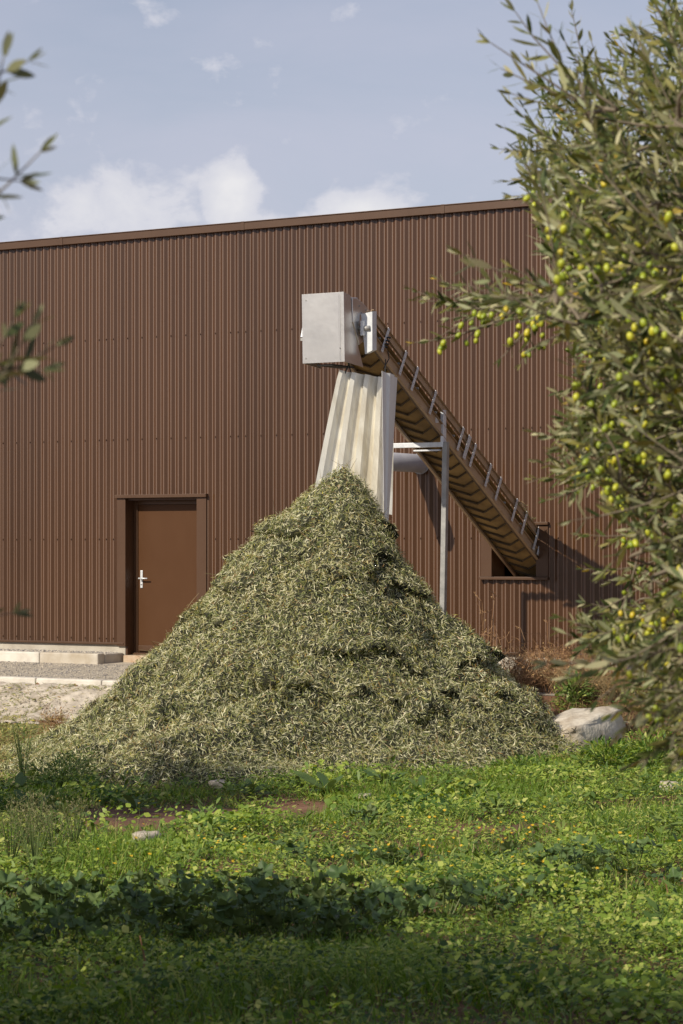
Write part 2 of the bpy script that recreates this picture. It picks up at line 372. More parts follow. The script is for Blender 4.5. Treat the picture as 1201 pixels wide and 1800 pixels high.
# ------------------------------------------------------------------ warehouse
s_l, s_r = -9.2, 8.2; ZT = 5.62; ZB = .145
wh = thing('warehouse', wallp(0, 0, 0), 'long brown corrugated metal warehouse with a flat roofline and a brown side door', 'building')
d0, d1 = sz(224)[0], sz(349)[0]; dtop = sz(286, 875)[1]
w0, w1 = sz(867)[0], sz(945)[0]; wz0 = sz(905, 1014)[1]; wz1 = sz(905, 923)[1]
openings = [(d0 - .06, d1 + .06, -1, dtop + .03), (w0 - .06, w1 + .06, wz0 - .03, wz1 + .03)]
PITCH = .12; DEP = .024
prof = [(0, 0), (.045, .0), (.09, .07), (.14, .19), (.36, .81), (.41, .93), (.455, 1), (.5, 1), (.545, 1), (.59, .93), (.64, .81), (.86, .19), (.91, .07), (.955, 0)]
def cladding(s0, n):
    mb = MB(); pts = []; mb.worn = []
    for i in range(n):
        for f, d in prof: pts.append((s0 + (i + f) * PITCH, .004 + d * DEP))
    pts.append((s0 + n * PITCH, .004))
    cache = {}
    def vid(k, z):
        if (k, z) not in cache:
            cache[(k, z)] = len(mb.v); mb.v.append(tuple(wallp(pts[k][0], z, pts[k][1])))
        return cache[(k, z)]
    for k in range(len(pts) - 1):
        mid = (pts[k][0] + pts[k + 1][0]) / 2; rngs = [(ZB, ZT)]
        for a, b, c, d in openings:
            if a < mid < b:
                new = []
                for lo, hi in rngs:
                    if c > lo: new.append((lo, min(c, hi)))
                    if d < hi: new.append((max(d, lo), hi))
                rngs = new
        for lo, hi in rngs:
            mb.f.append((vid(k, lo), vid(k + 1, lo), vid(k + 1, hi), vid(k, hi))); mb.worn.append(1.0 if k % 14 in (0, 13, 6, 7) else 0.0)  # crest and trough flats get the painted reflection tone
    return mb
n_sheet = 9
k = 0; s = s_l
while s < s_r - .01:
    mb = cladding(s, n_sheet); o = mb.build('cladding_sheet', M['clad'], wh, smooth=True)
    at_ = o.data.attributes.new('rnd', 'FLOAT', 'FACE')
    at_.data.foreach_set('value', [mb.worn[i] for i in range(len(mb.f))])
    s += n_sheet * PITCH; k += 1
s_end = s
mb = MB(); mb.wbox(s_l, s_end, ZT - .02, ZT + .075, .002, .075)
mb.wbox(s_l, s_end, ZT + .0755, ZT + .088, -.25, .085)
mb.build('roof_flashing', M['trim'], wh, bevel=.004)
for a in np.arange(s_l + 1.7, s_end, 3.0):
    MB().wbox(a, a + .05, ZT - .022, ZT + .09, .076, .0805).build('flashing_joint', M['trim'], wh)
seg = [(s_l, sz(222)[0] - .01), (sz(352)[0] + .12, s_end)]
for a, b in seg:
    MB().wbox(a, b, .118, .146, -.02, .058).build('base_flashing', M['trim'], wh, bevel=.003)
    MB().wbox(a, b, -.6, .117, -.2, .012).build('plinth', M['plinth'], wh, bevel=.004)
# roof, end walls and rear wall of the hall
MB().wbox(s_l, s_end, ZT + .0, ZT + .05, -14, -.26).build('roof', M['roof'], wh)
MB().wbox(s_l, s_l + .1, -.3, ZT - .01, -14, -.21).build('end_wall', M['clad'], wh)
MB().wbox(s_end - .1, s_end, -.3, ZT - .01, -14, -.21).build('end_wall', M['clad'], wh)
MB().wbox(s_l + .11, s_end - .11, -.3, ZT - .01, -14, -13.9).build('rear_wall', M['clad'], wh)
# screws: rows across the sheets, three side by side where two sheets lap
mb = MB()
def screw(s_, z_):
    c = wallp(s_, z_, .004 + DEP); r = .009
    ring = [c + WT * math.cos(t) * r + Vector((0, 0, math.sin(t) * r)) for t in np.arange(6) * math.pi / 3]
    tip = [p + WN * .013 for p in ring]
    mb.add(ring + tip, [tuple(range(6, 12))] + [(i, (i + 1) % 6, 6 + (i + 1) % 6, 6 + i) for i in range(6)])
for z_ in (4.27, 2.90, 1.55, .20):
    i = 0
    while s_l + (i + .5) * PITCH < s_end:
        if i % 2 == 0 or i % n_sheet == 0:
            p = s_l + (i + .5) * PITCH
            if not any(a - .02 < p < b + .02 and c < z_ < d for a, b, c, d in openings): screw(p, z_)
        i += 1
mb.build('screw', M['trim'], wh, kind='stuff')
# door
dz = dtop
tl0, tl1 = sz(209)[0], sz(224)[0]; tr0, tr1 = sz(349)[0], sz(366)[0]
MB().wbox(tl0, tl1, .10, dz, .003, .052).build('door_trim', M['trim'], wh, bevel=.003)
MB().wbox(tr0, tr1, .0, dz, .003, .052).build('door_trim', M['trim'], wh, bevel=.003)
MB().wbox(tl0 - .015, tr1 + .015, dz + .001, dz + .045, .003, .085).build('door_lintel', M['trim'], wh, bevel=.003)
RD = -.15
MB().wbox(tl1 - .03, tl1 - .001, -.02, dz - .001, RD - .1, .0025).build('door_reveal', M['trim'], wh)
MB().wbox(tr0 + .001, tr0 + .03, -.02, dz - .001, RD - .1, .0025).build('door_reveal', M['trim'], wh)
MB().wbox(tl1, tr0, dz - .03, dz - .002, RD - .1, .0022).build('door_reveal', M['trim'], wh)
fr = MB(); fr.wbox(tl1 + .001, tl1 + .062, -.018, dz - .031, RD - .04, RD + .012)
fr.build('door_frame', M['trim'], wh, bevel=.003)
MB().wbox(tl1 + .0625, tr0 - .001, dz - .085, dz - .031, RD - .04, RD + .012).build('door_frame', M['trim'], wh, bevel=.003)
dl = MB().wbox(tl1 + .067, tr0 - .004, .012, dz - .088, RD - .05, RD - .006).build('door', M['door'], wh, bevel=.003)
MB().wbox(tl1 + .080, tr0 - .01, .03, .105, RD - .0055, RD + .018).build('weather_bar', M['trim'], dl, bevel=.004)
hs, hz = tl1 + .125, sz(248, 1017)[1]
h = MB().wbox(hs - .02, hs + .02, hz - .13, hz + .11, RD - .0055, RD + .006).build('handle_plate', M['galv'], dl, bevel=.005)
mb = MB(); mb.tube([wallp(hs, hz, RD + .004), wallp(hs, hz, RD + .055)], .011, 8)
mb.tube([wallp(hs - .012, hz, RD + .055), wallp(hs + .06, hz, RD + .06), wallp(hs + .135, hz, RD + .056)], [.011, .010, .009], 8)
mb.build('handle', M['galv'], dl, smooth=True)
MB().tube([wallp(hs, hz - .075, RD + .004), wallp(hs, hz - .075, RD + .016)], .012, 8).build('lock_cylinder', M['galv'], dl, smooth=True)
MB().wbox(tl1 + .0, tr0, -.25, -.022, -.6, .10).build('threshold', M['sill'], wh, bevel=.008)
MB().wbox(tl1 + .03, tr0 - .005, -.021, .008, RD - .1, RD + .06).build('door_sill', M['trim'], wh, bevel=.002)
MB().wbox(tl1, tr0, 0, dz, RD - .5, RD - .3).build('hall_interior', M['dark'], wh)
# conveyor opening
wl0, wr1 = sz(848)[0], sz(966)[0]
MB().wbox(wl0, w0, wz0, wz1, .003, .05).build('window_trim', M['trim'], wh, bevel=.003)
MB().wbox(w1, wr1, wz0, wz1, .003, .05).build('window_trim', M['trim'], wh, bevel=.003)
MB().wbox(wl0 - .01, wr1 + .01, wz1 + .001, wz1 + .035, .003, .08).build('window_lintel', M['trim'], wh, bevel=.003)
MB().wbox(wl0 - .01, wr1 + .01, wz0 - .035, wz0 - .001, .003, .085).build('window_sill', M['trim'], wh, bevel=.003)
mb = MB(); mb.wbox(w0 - .03, w0 - .001, wz0, wz1, -.3, .0025); mb.wbox(w1 + .001, w1 + .03, wz0, wz1, -.3, .0025)
mb.wbox(w0, w1, wz1 - .002, wz1 + .02, -.3, .0022); mb.wbox(w0, w1, wz0 - .02, wz0 + .002, -.3, .0022)
mb.build('window_reveal', M['trim'], wh)
mb = MB(); mb.wbox(w0 - .7, w1 + .7, wz0 - .8, wz0 - .75, -2.4, -.31); mb.wbox(w0 - .7, w1 + .7, wz1 + .6, wz1 + .65, -2.4, -.31)
mb.wbox(w0 - .75, w0 - .7, wz0 - .8, wz1 + .65, -2.4, -.31); mb.wbox(w1 + .7, w1 + .75, wz0 - .8, wz1 + .65, -2.4, -.31)
mb.wbox(w0 - .75, w1 + .75, wz0 - .8, wz1 + .65, -2.5, -2.41)
mb.build('hall_interior', M['dark'], wh)

# ------------------------------------------------------------------ kerbs and path stones
def kerb_row(name, sA, sB, q0, q1, z0, z1, L, mat, round_end=False):
    root = thing(name, wallp(sB, z0, q1), kind='structure'); a = sB
    i = 0
    while a > sA:
        b = a - L * random.uniform(.97, 1.03); mb = MB()
        j = random.uniform(-.004, .004)
        mb.wbox(b + .006, a - .003, z0, z1 + j, q0, q1 + j)
        mb.build('kerb_stone', mat if not (round_end and i == 0) else M['kerb_dirty'], root, bevel=.018)
        a = b; i += 1
    return root
kerb_row('kerb', -12, sz(219)[0], .44, .60, -.3, .015, 1.0, M['kerb'], True)
MB().wbox(sz(219)[0] - .13, sz(219)[0], -.3, .010, .02, .437).build('kerb_return', M['kerb_dirty'], kind='structure', bevel=.02)
kerb_row('path_edging', -12, .6, 3.09, 3.25, -.5, -.155, 1.0, M['kerb'])
def pebbles(name, pts, zs, size, mat):
    n = len(pts)
    oc = np.array([(1, 0, 0), (0, 1, 0), (-1, 0, 0), (0, -1, 0), (0, 0, 1), (0, 0, -.5)])
    fo = np.array([(0, 1, 4), (1, 2, 4), (2, 3, 4), (3, 0, 4), (1, 0, 5), (2, 1, 5), (3, 2, 5), (0, 3, 5)])
    sc = size[:, None] * rng.uniform(.6, 1.2, (n, 3)) * np.array([1, 1, .7])
    an = rng.uniform(0, 6.28, n); c, s_ = np.cos(an), np.sin(an)
    V = oc[None] * sc[:, None, :]; x = V[..., 0] * c[:, None] - V[..., 1] * s_[:, None]; y = V[..., 0] * s_[:, None] + V[..., 1] * c[:, None]
    V = np.stack([x + pts[:, None, 0], y + pts[:, None, 1], V[..., 2] + zs[:, None]], -1).reshape(-1, 3)
    Fc = (fo[None] + (np.arange(n) * 6)[:, None, None]).reshape(-1, 3)
    me = mesh_np(name, V, Fc, np.repeat(rng.random(n), 8)); me.materials.append(mat)
    return link(name, me, kind='stuff')
def sq_xy(s_, q_): return np.stack([cT * s_ - sT * q_, 31 - sT * s_ - cT * q_], -1)
n = 9000; s_ = rng.uniform(-8, 4, n); q_ = .62 + 2.45 * rng.random(n)
pt = sq_xy(s_, q_); pebbles('path_gravel', pt, H(pt[:, 0], pt[:, 1]) + .008, rng.uniform(.006, .017, n), M['pebble'])
n = 2600; s_ = rng.uniform(-9, sz(215)[0], n); q_ = rng.uniform(.03, .43, n)
MB().wbox(-12, sz(219)[0] - .135, -.3, -.002, .014, .436).build('gravel_strip', M['gravel'], kind='structure')
pt = sq_xy(s_, q_); pebbles('strip_gravel', pt, np.full(n, .002) + rng.random(n) * .012, rng.uniform(.012, .026, n), M['pebble'])
n = 9000; s_ = rng.uniform(-9, .3, n); q_ = rng.uniform(3.3, 4.75, n)
pt = sq_xy(s_, q_); pebbles('bank_stone', pt, H(pt[:, 0], pt[:, 1]) + .028, rng.uniform(.006, .030, n), M['bank'])

# ------------------------------------------------------------------ conveyor
RISE = .592; O = Vector((2.364, 29.55, 1.254))
def cv(r, t, h=0.0):                            # along (horizontal run from the wall), across, height above the lower edge
    nl = math.sqrt(1 + RISE * RISE)
    u = (Vector((0, 0, 1)) - WN * RISE) / nl
    return O + WN * r + WT * (t + .045) + Vector((0, 0, RISE * r)) + u * h
def ch(r, t, z): return O * 1 + WN * r + WT * t + Vector((0, 0, z - O.z))
cvr = thing('leaf_conveyor', cv(0, -.2), 'inclined tan belt conveyor rising out of the wall opening to a silver head box', 'conveyor')
def beam(r0, r1, t0, t1, h0, h1):
    mb = MB(); mb.hexa([cv(r0, t0, h0), cv(r1, t0, h0), cv(r1, t1, h0), cv(r0, t1, h0), cv(r0, t0, h1), cv(r1, t0, h1), cv(r1, t1, h1), cv(r0, t1, h1)]); return mb
CW = .465; rA, rB = -.55, 4.15
for t0, t1, nm in ((-.006, 0, 'near'), (-CW, -CW + .006, 'far')):
    b = beam(rA, rB, t0, t1, 0, .12)
    sg = 1 if nm == 'near' else -1
    lip0, lip1 = (0, .028) if nm == 'near' else (-CW - .028, -CW)
    for h0, h1 in ((0, .006), (.114, .12)):
        q = beam(rA, rB, lip0, lip1, h0, h1); b.add(q.v, q.f)
    b.build('lower_rail', M['tan'], cvr, bevel=.0015)
    b = beam(rA, rB, t0, t1, .235, .335)
    for h0, h1 in ((.235, .241), (.329, .335)):
        q = beam(rA, rB, lip0, lip1, h0, h1); b.add(q.v, q.f)
    b.build('upper_rail', M['tan'], cvr, bevel=.0015)
# return run of the belt (seen from below) with chevron cleats, and the carrying run above
rb = beam(rA, rB, -CW + .012, -.012, .035, .045).build('return_belt', M['belt'], cvr)
beam(rA, rB, -CW + .02, -.02, .225, .232).build('carrying_belt', M['belt'], cvr)
r = -.35
while r < 4.05:
    mb = MB(); hw = CW / 2 - .03; tc = -CW / 2
    for sg in (-1, 1):
        a0, a1 = r + .0, r + .125
        mb.hexa([cv(a1 - .0, tc + sg * hw, .010), cv(a1 + .013, tc + sg * hw, .010), cv(a0 + .013, tc + sg * .0, .010), cv(a0, tc + sg * .0, .010),
                 cv(a1 - .0, tc + sg * hw, .0345), cv(a1 + .013, tc + sg * hw, .0345), cv(a0 + .013, tc, .0345), cv(a0, tc, .0345)])
    mb.build('cleat', M['cleat'], rb); r += .165
# belt guide strips at both edges underneath
for t0 in (-CW + .007, -.032):
    beam(rA, rB, t0, t0 + .025, .0, .008).build('guide_strip', M['tan_dark'], cvr)
# cross ties between the rails, seen through the gap
r = .1
while r < 4.0:
    MB().tube([cv(r, -CW + .007, .18), cv(r, -.007, .18)], .014, 6).build('idler_roller', M['galv_dull'], cvr); r += .42
# brackets tying lower to upper rail on the near side
def bracket(r, lean=0, w=.036, h0=.035, h1=.345, t=.0285):
    mb = MB(); mb.hexa([cv(r, t, h0), cv(r + w, t, h0), cv(r + w, t + .005, h0), cv(r, t + .005, h0), cv(r + lean, t, h1), cv(r + w + lean, t, h1), cv(r + w + lean, t + .005, h1), cv(r + lean, t + .005, h1)])
    o = mb.build('bracket', M['galv'], cvr)
    for hh in (h0 + .03, h0 + .09, (h0 + h1) / 2, h1 - .09, h1 - .03):
        f = (hh - h0) / (h1 - h0) * lean
        MB().tube([cv(r + f + w / 2, t + .0045, hh), cv(r + f + w / 2, t + .008, hh)], .006, 6).build('bolt', M['galv_dull'], o)
def r_at(px):                                   # run along the near side whose lower edge shows in this column
    k = (px - 600) / FPX; ox, oy = O.x + .045 * cT, O.y - .045 * sT
    return (ox - k * oy) / (sT - k * cT)
for px in (668, 699, 720, 752, 801, 812, 823, 850, 868, 897, 914, 935, 942):
    r0 = r_at(px - 3); bracket(r0 - .02 if px != 812 else r0 - .035, 0, .036 if px != 812 else .055)
# head box: open below, tapering backwards
mb = MB(); t0, t1 = -.515, .01
prf = [(4.505, 4.145), (4.36, 4.115), (4.335, 3.86), (4.10, 3.37), (4.485, 3.405)]
A = [ch(r, t0, z) for r, z in prf]; B = [ch(r, t1, z) for r, z in prf]
mb.add(A + B, [(0, 1, 2, 3, 4), (9, 8, 7, 6, 5), (0, 5, 6, 1), (1, 6, 7, 2), (0, 4, 9, 5)])
hb = mb.build('head_box', M['inox'], cvr, solid=.004, bevel=.006)
MB().hexa([ch(4.507, t1 - .055, 3.43), ch(4.5255, t1 - .055, 4.13), ch(4.5255, t1 - .05, 4.13), ch(4.507, t1 - .05, 3.43),
           ch(4.511, t1 - .055, 3.43), ch(4.5295, t1 - .055, 4.13), ch(4.5295, t1 - .05, 4.13), ch(4.511, t1 - .05, 3.43)]).build('fold_line', M['inox'], hb)
for tt, zz in ((t0 + .04, 3.46), (t1 - .05, 3.55), (t0 + .05, 4.08)):
    MB().tube([ch(4.49 + (zz - 3.4) * .022, tt, zz), ch(4.497 + (zz - 3.4) * .025, tt, zz)], .006, 6).build('rivet', M['galv_dull'], hb)
# rounded cover behind the head box
pr2 = [(4.345, 4.10), (4.24, 4.105), (4.12, 4.06), (3.96, 3.985), (3.88, 3.88), (3.95, 3.72), (4.20, 3.60), (4.33, 3.84)]
MB().prism([ch(r, -.44, z) for r, z in pr2], WT * .46).build('drum_cover', M['inox'], cvr, bevel=.006)
for rr, zz in ((4.20, 4.02), (4.16, 3.95), (4.10, 3.93), (4.06, 3.99)):
    MB().tube([ch(rr, .021, zz), ch(rr, .028, zz)], .008, 6).build('cover_bolt', M['galv_dull'], cvr)
# small tapered guard over the drive bearing on the near side, open towards the head box
mb = MB()
g = [ch(4.17, .026, 3.935), ch(4.17, .165, 3.955), ch(4.17, .165, 3.54), ch(4.17, .075, 3.505)]
gb = [p + WN * -.09 + Vector((0, 0, .01)) for p in g]
mb.add(g + gb, [(0, 3, 2, 1), (0, 1, 5, 4), (1, 2, 6, 5), (2, 3, 7, 6)])
mb.build('bearing_guard', M['galv'], cvr, solid=.004, bevel=.003)
mb = MB(); mb.obox(ch(4.13, .052, 3.86), WT * .03, WN * .10, (0, 0, -.16)); mb.build('bearing_plate', M['galv'], cvr, bevel=.003)
MB().tube([ch(4.18, .0, 3.78), ch(4.18, .14, 3.78)], .028, 10).build('drive_shaft', M['galv_dull'], cvr, smooth=True)
MB().tube([cv(4.10, -CW + .03, .13), cv(4.10, -.03, .13)], .115, 20).build('head_drum', M['black'], cvr, smooth=True)
# perforated arm and plate sticking out on the far side of the head box
mb = MB(); mb.hexa([ch(4.36, -.60, 3.70), ch(4.40, -.60, 3.70), ch(4.40, -.555, 3.70), ch(4.36, -.555, 3.70), ch(4.33, -.555, 3.99), ch(4.37, -.555, 3.99), ch(4.37, -.52, 3.99), ch(4.33, -.52, 3.99)])
mb.build('tension_arm', M['galv'], cvr)
MB().obox(ch(4.40, -.60, 3.66), WT * .09, WN * -.18, (0, 0, .03)).build('tension_plate', M['galv_dull'], cvr)
MB().hexa([ch(4.0, -.36, 3.375), ch(4.45, -.36, 3.375), ch(4.45, -.16, 3.375), ch(4.0, -.16, 3.375), ch(4.0, -.36, 3.39), ch(4.45, -.36, 3.39), ch(4.45, -.16, 3.39), ch(4.0, -.16, 3.39)]).build('scraper_plate', M['black'], cvr)
# black cable tied round the near rail
mb = MB(); pts = []
for i in range(26):
    a = i * .9; pts.append(cv(r_at(668) + .015 + .018 * math.cos(a), .045 + .018 * math.sin(a), .10 + i * .006))
mb.tube(pts, .009, 5); mb.tube([cv(r_at(670), .05, .1), cv(r_at(674), .06, .03), cv(r_at(672), .05, -.12)], .006, 5)
mb.build('cable', M['black'], cvr)

# ------------------------------------------------------------------ support frame under the conveyor
fr = thing('support_frame', ch(2.36, 0, -.2), 'galvanised square tube frame standing under the middle of the conveyor', 'frame')
zb = 2.60; rf = 2.40
def post(name, t, lean):
    MB().hexa([ch(rf - .03, t + lean, -.25), ch(rf + .03, t + lean, -.25), ch(rf + .03, t + .062 + lean, -.25), ch(rf - .03, t + .062 + lean, -.25),
               ch(rf - .03, t, zb + .03), ch(rf + .03, t, zb + .03), ch(rf + .03, t + .062, zb + .03), ch(rf - .03, t + .062, zb + .03)]).build(name, M['galv_dull'], fr, bevel=.004)
post('post', .055, -.055); post('post', -.85, .0)
MB().obox(ch(rf - .028, -.786, zb - .028), WT * .84, WN * .056, (0, 0, .056)).build('cross_beam', M['galv'], fr, bevel=.004)
MB().obox(ch(rf + .02, -.30, zb - .075), WT * .34, WN * .05, (0, 0, .018)).build('clamp_plate', M['galv'], fr, bevel=.003)
mb = MB(); mb.obox(ch(rf + .03, .035, zb - .03), WT * .035, WN * .006, (0, 0, .42)); mb.obox(ch(rf - .04, .064, zb - .03), WT * .006, WN * .07, (0, 0, .42))
mb.obox(ch(rf - .04, .03, zb + .38), WT * .04, WN * .07, (0, 0, .012)); mb.build('upright', M['galv'], fr, bevel=.003)
MB().obox(ch(rf + .10, .0, zb + .24), WT * .05, WN * .07, (0, 0, .06)).build('clamp', M['galv'], fr, bevel=.003)

# ------------------------------------------------------------------ exhaust pipe out of the wall
ps, pz = sz(741, 815)
pp = thing('exhaust_pipe', wallp(ps, pz, 0), 'short grey plastic pipe sticking out of the wall behind the conveyor post', 'pipe')
mb = MB(); ringo = []; n = 28; vs = []
for q, rr in ((-.05, .115), (1.35, .115), (1.35, .105), (-.05, .105)):
    for k in range(n):
        a = 2 * math.pi * k / n; vs.append(wallp(ps + rr * math.cos(a), pz + rr * math.sin(a), q))
fs = [(i * n + k, i * n + (k + 1) % n, (i + 1) * n + (k + 1) % n, (i + 1) * n + k) for i in range(3) for k in range(n)]
mb.add(vs, fs); mb.build('pipe', M['pipe'], pp, smooth=True)
mb = MB(); vs = []
for q, rr in ((.036, .115), (.036, .135), (.044, .135), (.044, .116)):
    for k in range(n):
        a = 2 * math.pi * k / n; vs.append(wallp(ps + rr * math.cos(a), pz + rr * math.sin(a), q))
mb.add(vs, fs); mb.build('collar', M['pipe'], pp)

# ------------------------------------------------------------------ chute hanging under the head
chu = thing('chute', at(640, 760, 25.9), 'cream ribbed sheet metal chute hanging below the silver head box', 'chute')
def patch(c, nu, nv, rib=None, normal=None):
    """bilinear sheet from corners tl, tr, bl, br; rib(u) pushes it out along normal"""
    tl, tr, bl, br = [Vector(p) for p in c]; mb = MB(); us = nu if not isinstance(nu, int) else [i / nu for i in range(nu + 1)]
    for j in range(nv + 1):
        v = j / nv
        for u in us:
            p = (tl * (1 - u) + tr * u) * (1 - v) + (bl * (1 - u) + br * u) * v
            if rib: p = p + normal * rib(u, v)
            mb.v.append(tuple(p))
    n = len(us)
    mb.f = [(j * n + i, j * n + i + 1, (j + 1) * n + i + 1, (j + 1) * n + i) for j in range(nv) for i in range(n - 1)]
    return mb
ribs = []
for c, w in ((.04, .035), (.28, .04), (.53, .04), (.78, .04)):
    ribs += [(c - w - .03, 0), (c - w, .07), (c + w, .07), (c + w + .03, 0)]
us = sorted(set([0.0, 1.0] + [min(1, max(0, a)) for a, b in ribs]))
def ribf(u, v):
    return float(np.interp(u, [a for a, b in ribs], [b for a, b in ribs])) * (1 if v > .03 else .8) + .012 * math.sin(v * 3.2 + u * 2)
nrmC = Vector((-.45, -.88, .12)).normalized()
bs = patch((at(600, 652, 25.95), at(694, 668, 26.25), at(556, 868, 25.45), at(688, 905, 25.8)), us, 12, ribf, nrmC)
bs.build('back_sheet', M['chute'], chu, solid=.003)
sd = patch((at(671, 652, 25.25), at(698, 664, 25.98), at(675, 935, 25.30), at(682, 925, 25.65)), [0, .28, .34, .62, .68, 1], 10,
           lambda u, v: float(np.interp(u, [0, .28, .34, .62, .68, 1], [0, 0, .035, .035, 0, 0])) * (1 - v * .7), WT)
sd.build('side_sheet', M['chute_out'], chu, solid=.003)
MB().tube([ch(4.25, -.05, 3.45), at(601, 668, 25.95)], .008, 5).build('hanger_wire', M['black'], chu)
MB().tube([cv(r_at(672), .04, 0), at(676, 668, 25.5), at(686, 680, 25.6)], .006, 5).build('hanger_wire', M['black'], chu)
MB().tube([cv(4.1, -.3, 0), at(618, 660, 26.0)], .007, 5).build('hanger_wire', M['black'], chu)

# ------------------------------------------------------------------ leaf pile
AX, AY = .02, 25.15; GZ = -.62; PHt = 2.25 - GZ
KEYS = [  # angle in degrees (0 = right, -90 = towards the camera), radius table, height table
    (-270, (0, .25, .5, .8, 1.2, 1.7, 2.3, 3.0), (1, .95, .84, .69, .52, .34, .16, 0)),
    (-180, (0, .18, .52, .86, 1.22, 1.46, 1.78, 2.22, 2.6, 3.1), (1, .965, .835, .745, .63, .465, .335, .185, .07, 0)),
    (-145, (0, .20, .56, 1.0, 1.5, 1.95, 2.5, 3.2, 4.0), (1, .95, .81, .67, .49, .34, .18, .06, 0)),
    (-112, (0, .25, .7, 1.25, 2.0, 2.9, 3.8, 4.5, 5.0), (1, .94, .77, .58, .38, .22, .13, .08, 0)),
    (-88, (0, .3, .6, 1.0, 1.5, 2.1, 2.7, 3.2, 3.7), (1, .94, .83, .68, .51, .32, .16, .07, 0)),
    (-50, (0, .21, .42, .65, 1.0, 1.48, 2.0, 2.5, 2.95), (1, .94, .85, .70, .54, .37, .22, .07, 0)),
    (0, (0, .17, .31, .42, .52, .82, 1.18, 1.50, 1.88, 2.28), (1, .955, .88, .75, .62, .50, .40, .30, .16, 0)),
]
def pile_h(dx, dy):
    rho = np.hypot(dx, dy); an = np.degrees(np.arctan2(dy, dx)); an = np.where(an > 0, an - 360, an)   # (-360, 0]
    angs = [-360] + [k[0] for k in KEYS]; tabs = [KEYS[-1]] + KEYS
    out = np.zeros_like(rho)
    hs_ = [np.interp(rho, t[1], t[2]) for t in tabs]
    for i in range(len(angs) - 1):
        m_ = (an >= angs[i]) & (an <= angs[i + 1])
        w = np.clip((an - angs[i]) / (angs[i + 1] - angs[i]), 0, 1); w = w * w * (3 - 2 * w)
        out = np.where(m_, hs_[i] * (1 - w) + hs_[i + 1] * w, out)
    return out
def PZ(x, y):
    hn = pile_h(x - AX, y - AY)
    z = GZ + PHt * hn
    edge = sstep(0, .12, hn) * (1 - .82 * sstep(.68, .95, hn))
    warp = fbm(x * 1.3, y * 1.3, 41, 3)
    b = np.abs(fbm(x * 1.7 + warp, y * 1.7, 31, 4) - .47) * 2
    z = z + edge * ((fbm(x * 2.4, y * 2.4 + z * .6, 33, 4) - .47) * .42 - b * .22 + .08 + (fbm(x * 6, y * 6 + z * 2, 37, 3) - .44) * .26 + (fbm(x * 15, y * 15 + z * 5, 39, 2) - .38) * .12)
    return np.where(hn <= .001, H(x, y) - .15, z - .1 * (1 - sstep(0, .03, hn)))
nr, na = 210, 520
rr = np.linspace(0, 1, nr) ** 1.1; aa = np.linspace(0, 2 * np.pi, na, endpoint=False)
Rr, Aa = np.meshgrid(rr * 5.3, aa, indexing='ij')
PX, PY = AX + Rr * np.cos(Aa), AY + Rr * np.sin(Aa); Pz = PZ(PX, PY)
qq = -sT * PX - cT * (PY - 31)
HN = pile_h(PX - AX, PY - AY)
ph = Pz * 3.1 + fbm(PX * 1.1, PY * 1.1, 45, 3) * 5.2; fr_ = ph - np.floor(ph)
lip = np.floor(ph) * 7.13
am = sstep(.46, .62, vnoise(PX * 1.5 + lip, PY * 1.5 + lip * .37, 47)) * sstep(.06, .2, HN) * (1 - sstep(.74, .86, HN))
ov = .15 * am * (1 - fr_) ** 1.3
PX = PX + np.cos(Aa) * ov; PY = PY + np.sin(Aa) * ov
i = np.arange(nr * na).reshape(nr, na); j = np.roll(i, -1, 1)
F = np.stack([i[:-1], i[1:], j[1:], j[:-1]], -1).reshape(-1, 4)
keepf = ((Pz > H(PX, PY) - .08) & (qq > .06)).ravel()
F = F[keepf[F].all(1)]
lp = thing('leaf_pile', (AX, AY, GZ), 'big pointed heap of stripped olive leaves below the conveyor chute', 'leaf pile')
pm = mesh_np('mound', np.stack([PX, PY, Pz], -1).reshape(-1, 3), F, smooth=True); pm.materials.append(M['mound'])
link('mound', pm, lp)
def scatter_pile(n, front):
    """area-weighted points on the heap with normals"""
    V = np.stack([PX, PY, Pz], -1).reshape(-1, 3); T = np.concatenate([F[:, [0, 1, 2]], F[:, [0, 2, 3]]])
    a, b, c = V[T[:, 0]], V[T[:, 1]], V[T[:, 2]]; nn = np.cross(b - a, c - a); ar = np.linalg.norm(nn, axis=1) * .5
    nn = nrm(nn); oc_ = np.stack([(a + b + c)[:, 0] / 3 - AX, (a + b + c)[:, 1] / 3 - AY, np.full(len(a), 1.2)], -1); nn = np.where((nn * oc_).sum(1, keepdims=True) < 0, -nn, nn)
    cen = (a + b + c) / 3; view = nrm(np.array([0, 0, CZ]) - cen); fac = (nn * view).sum(1)
    wgt = ar * np.where(fac > -.15, 1.0, .25)
    p = rng.choice(len(T), n, p=wgt / wgt.sum()); u, v = rng.random(n), rng.random(n); fl = u + v > 1; u[fl] = 1 - u[fl]; v[fl] = 1 - v[fl]
    return a[p] + (b - a)[p] * u[:, None] + (c - a)[p] * v[:, None], nn[p]
n = 230000
P_, N_ = scatter_pile(n, True)
rv = nrm(rng.normal(size=(n, 3))); down = np.array([0, 0, -1.0])
tang = rv - N_ * (rv * N_).sum(1, keepdims=True); tang = nrm(tang + .25 * (down - N_ * (down * N_).sum(1, keepdims=True)))
D_ = nrm(tang + N_ * rng.normal(.16, .48, n)[:, None])
Nn_ = nrm(N_ + rng.normal(size=(n, 3)) * .62)
Ln = rng.uniform(.032, .068, n); Wd = Ln * rng.uniform(.10, .16, n)
lay = rng.random(n) ** 2
P_ = P_ + N_ * (lay * .06 - .008)[:, None] - D_ * (Ln * .5)[:, None]
flip = rng.random(n) < .42; Nn_[flip] *= -1
big = fbm(P_[:, 0] * 1.1, P_[:, 1] * 1.1 + P_[:, 2], 51, 3) - .45
b2 = fbm(P_[:, 0] * 2.7 + 7, P_[:, 1] * 2.7 + P_[:, 2] * 2, 53, 3) - .45
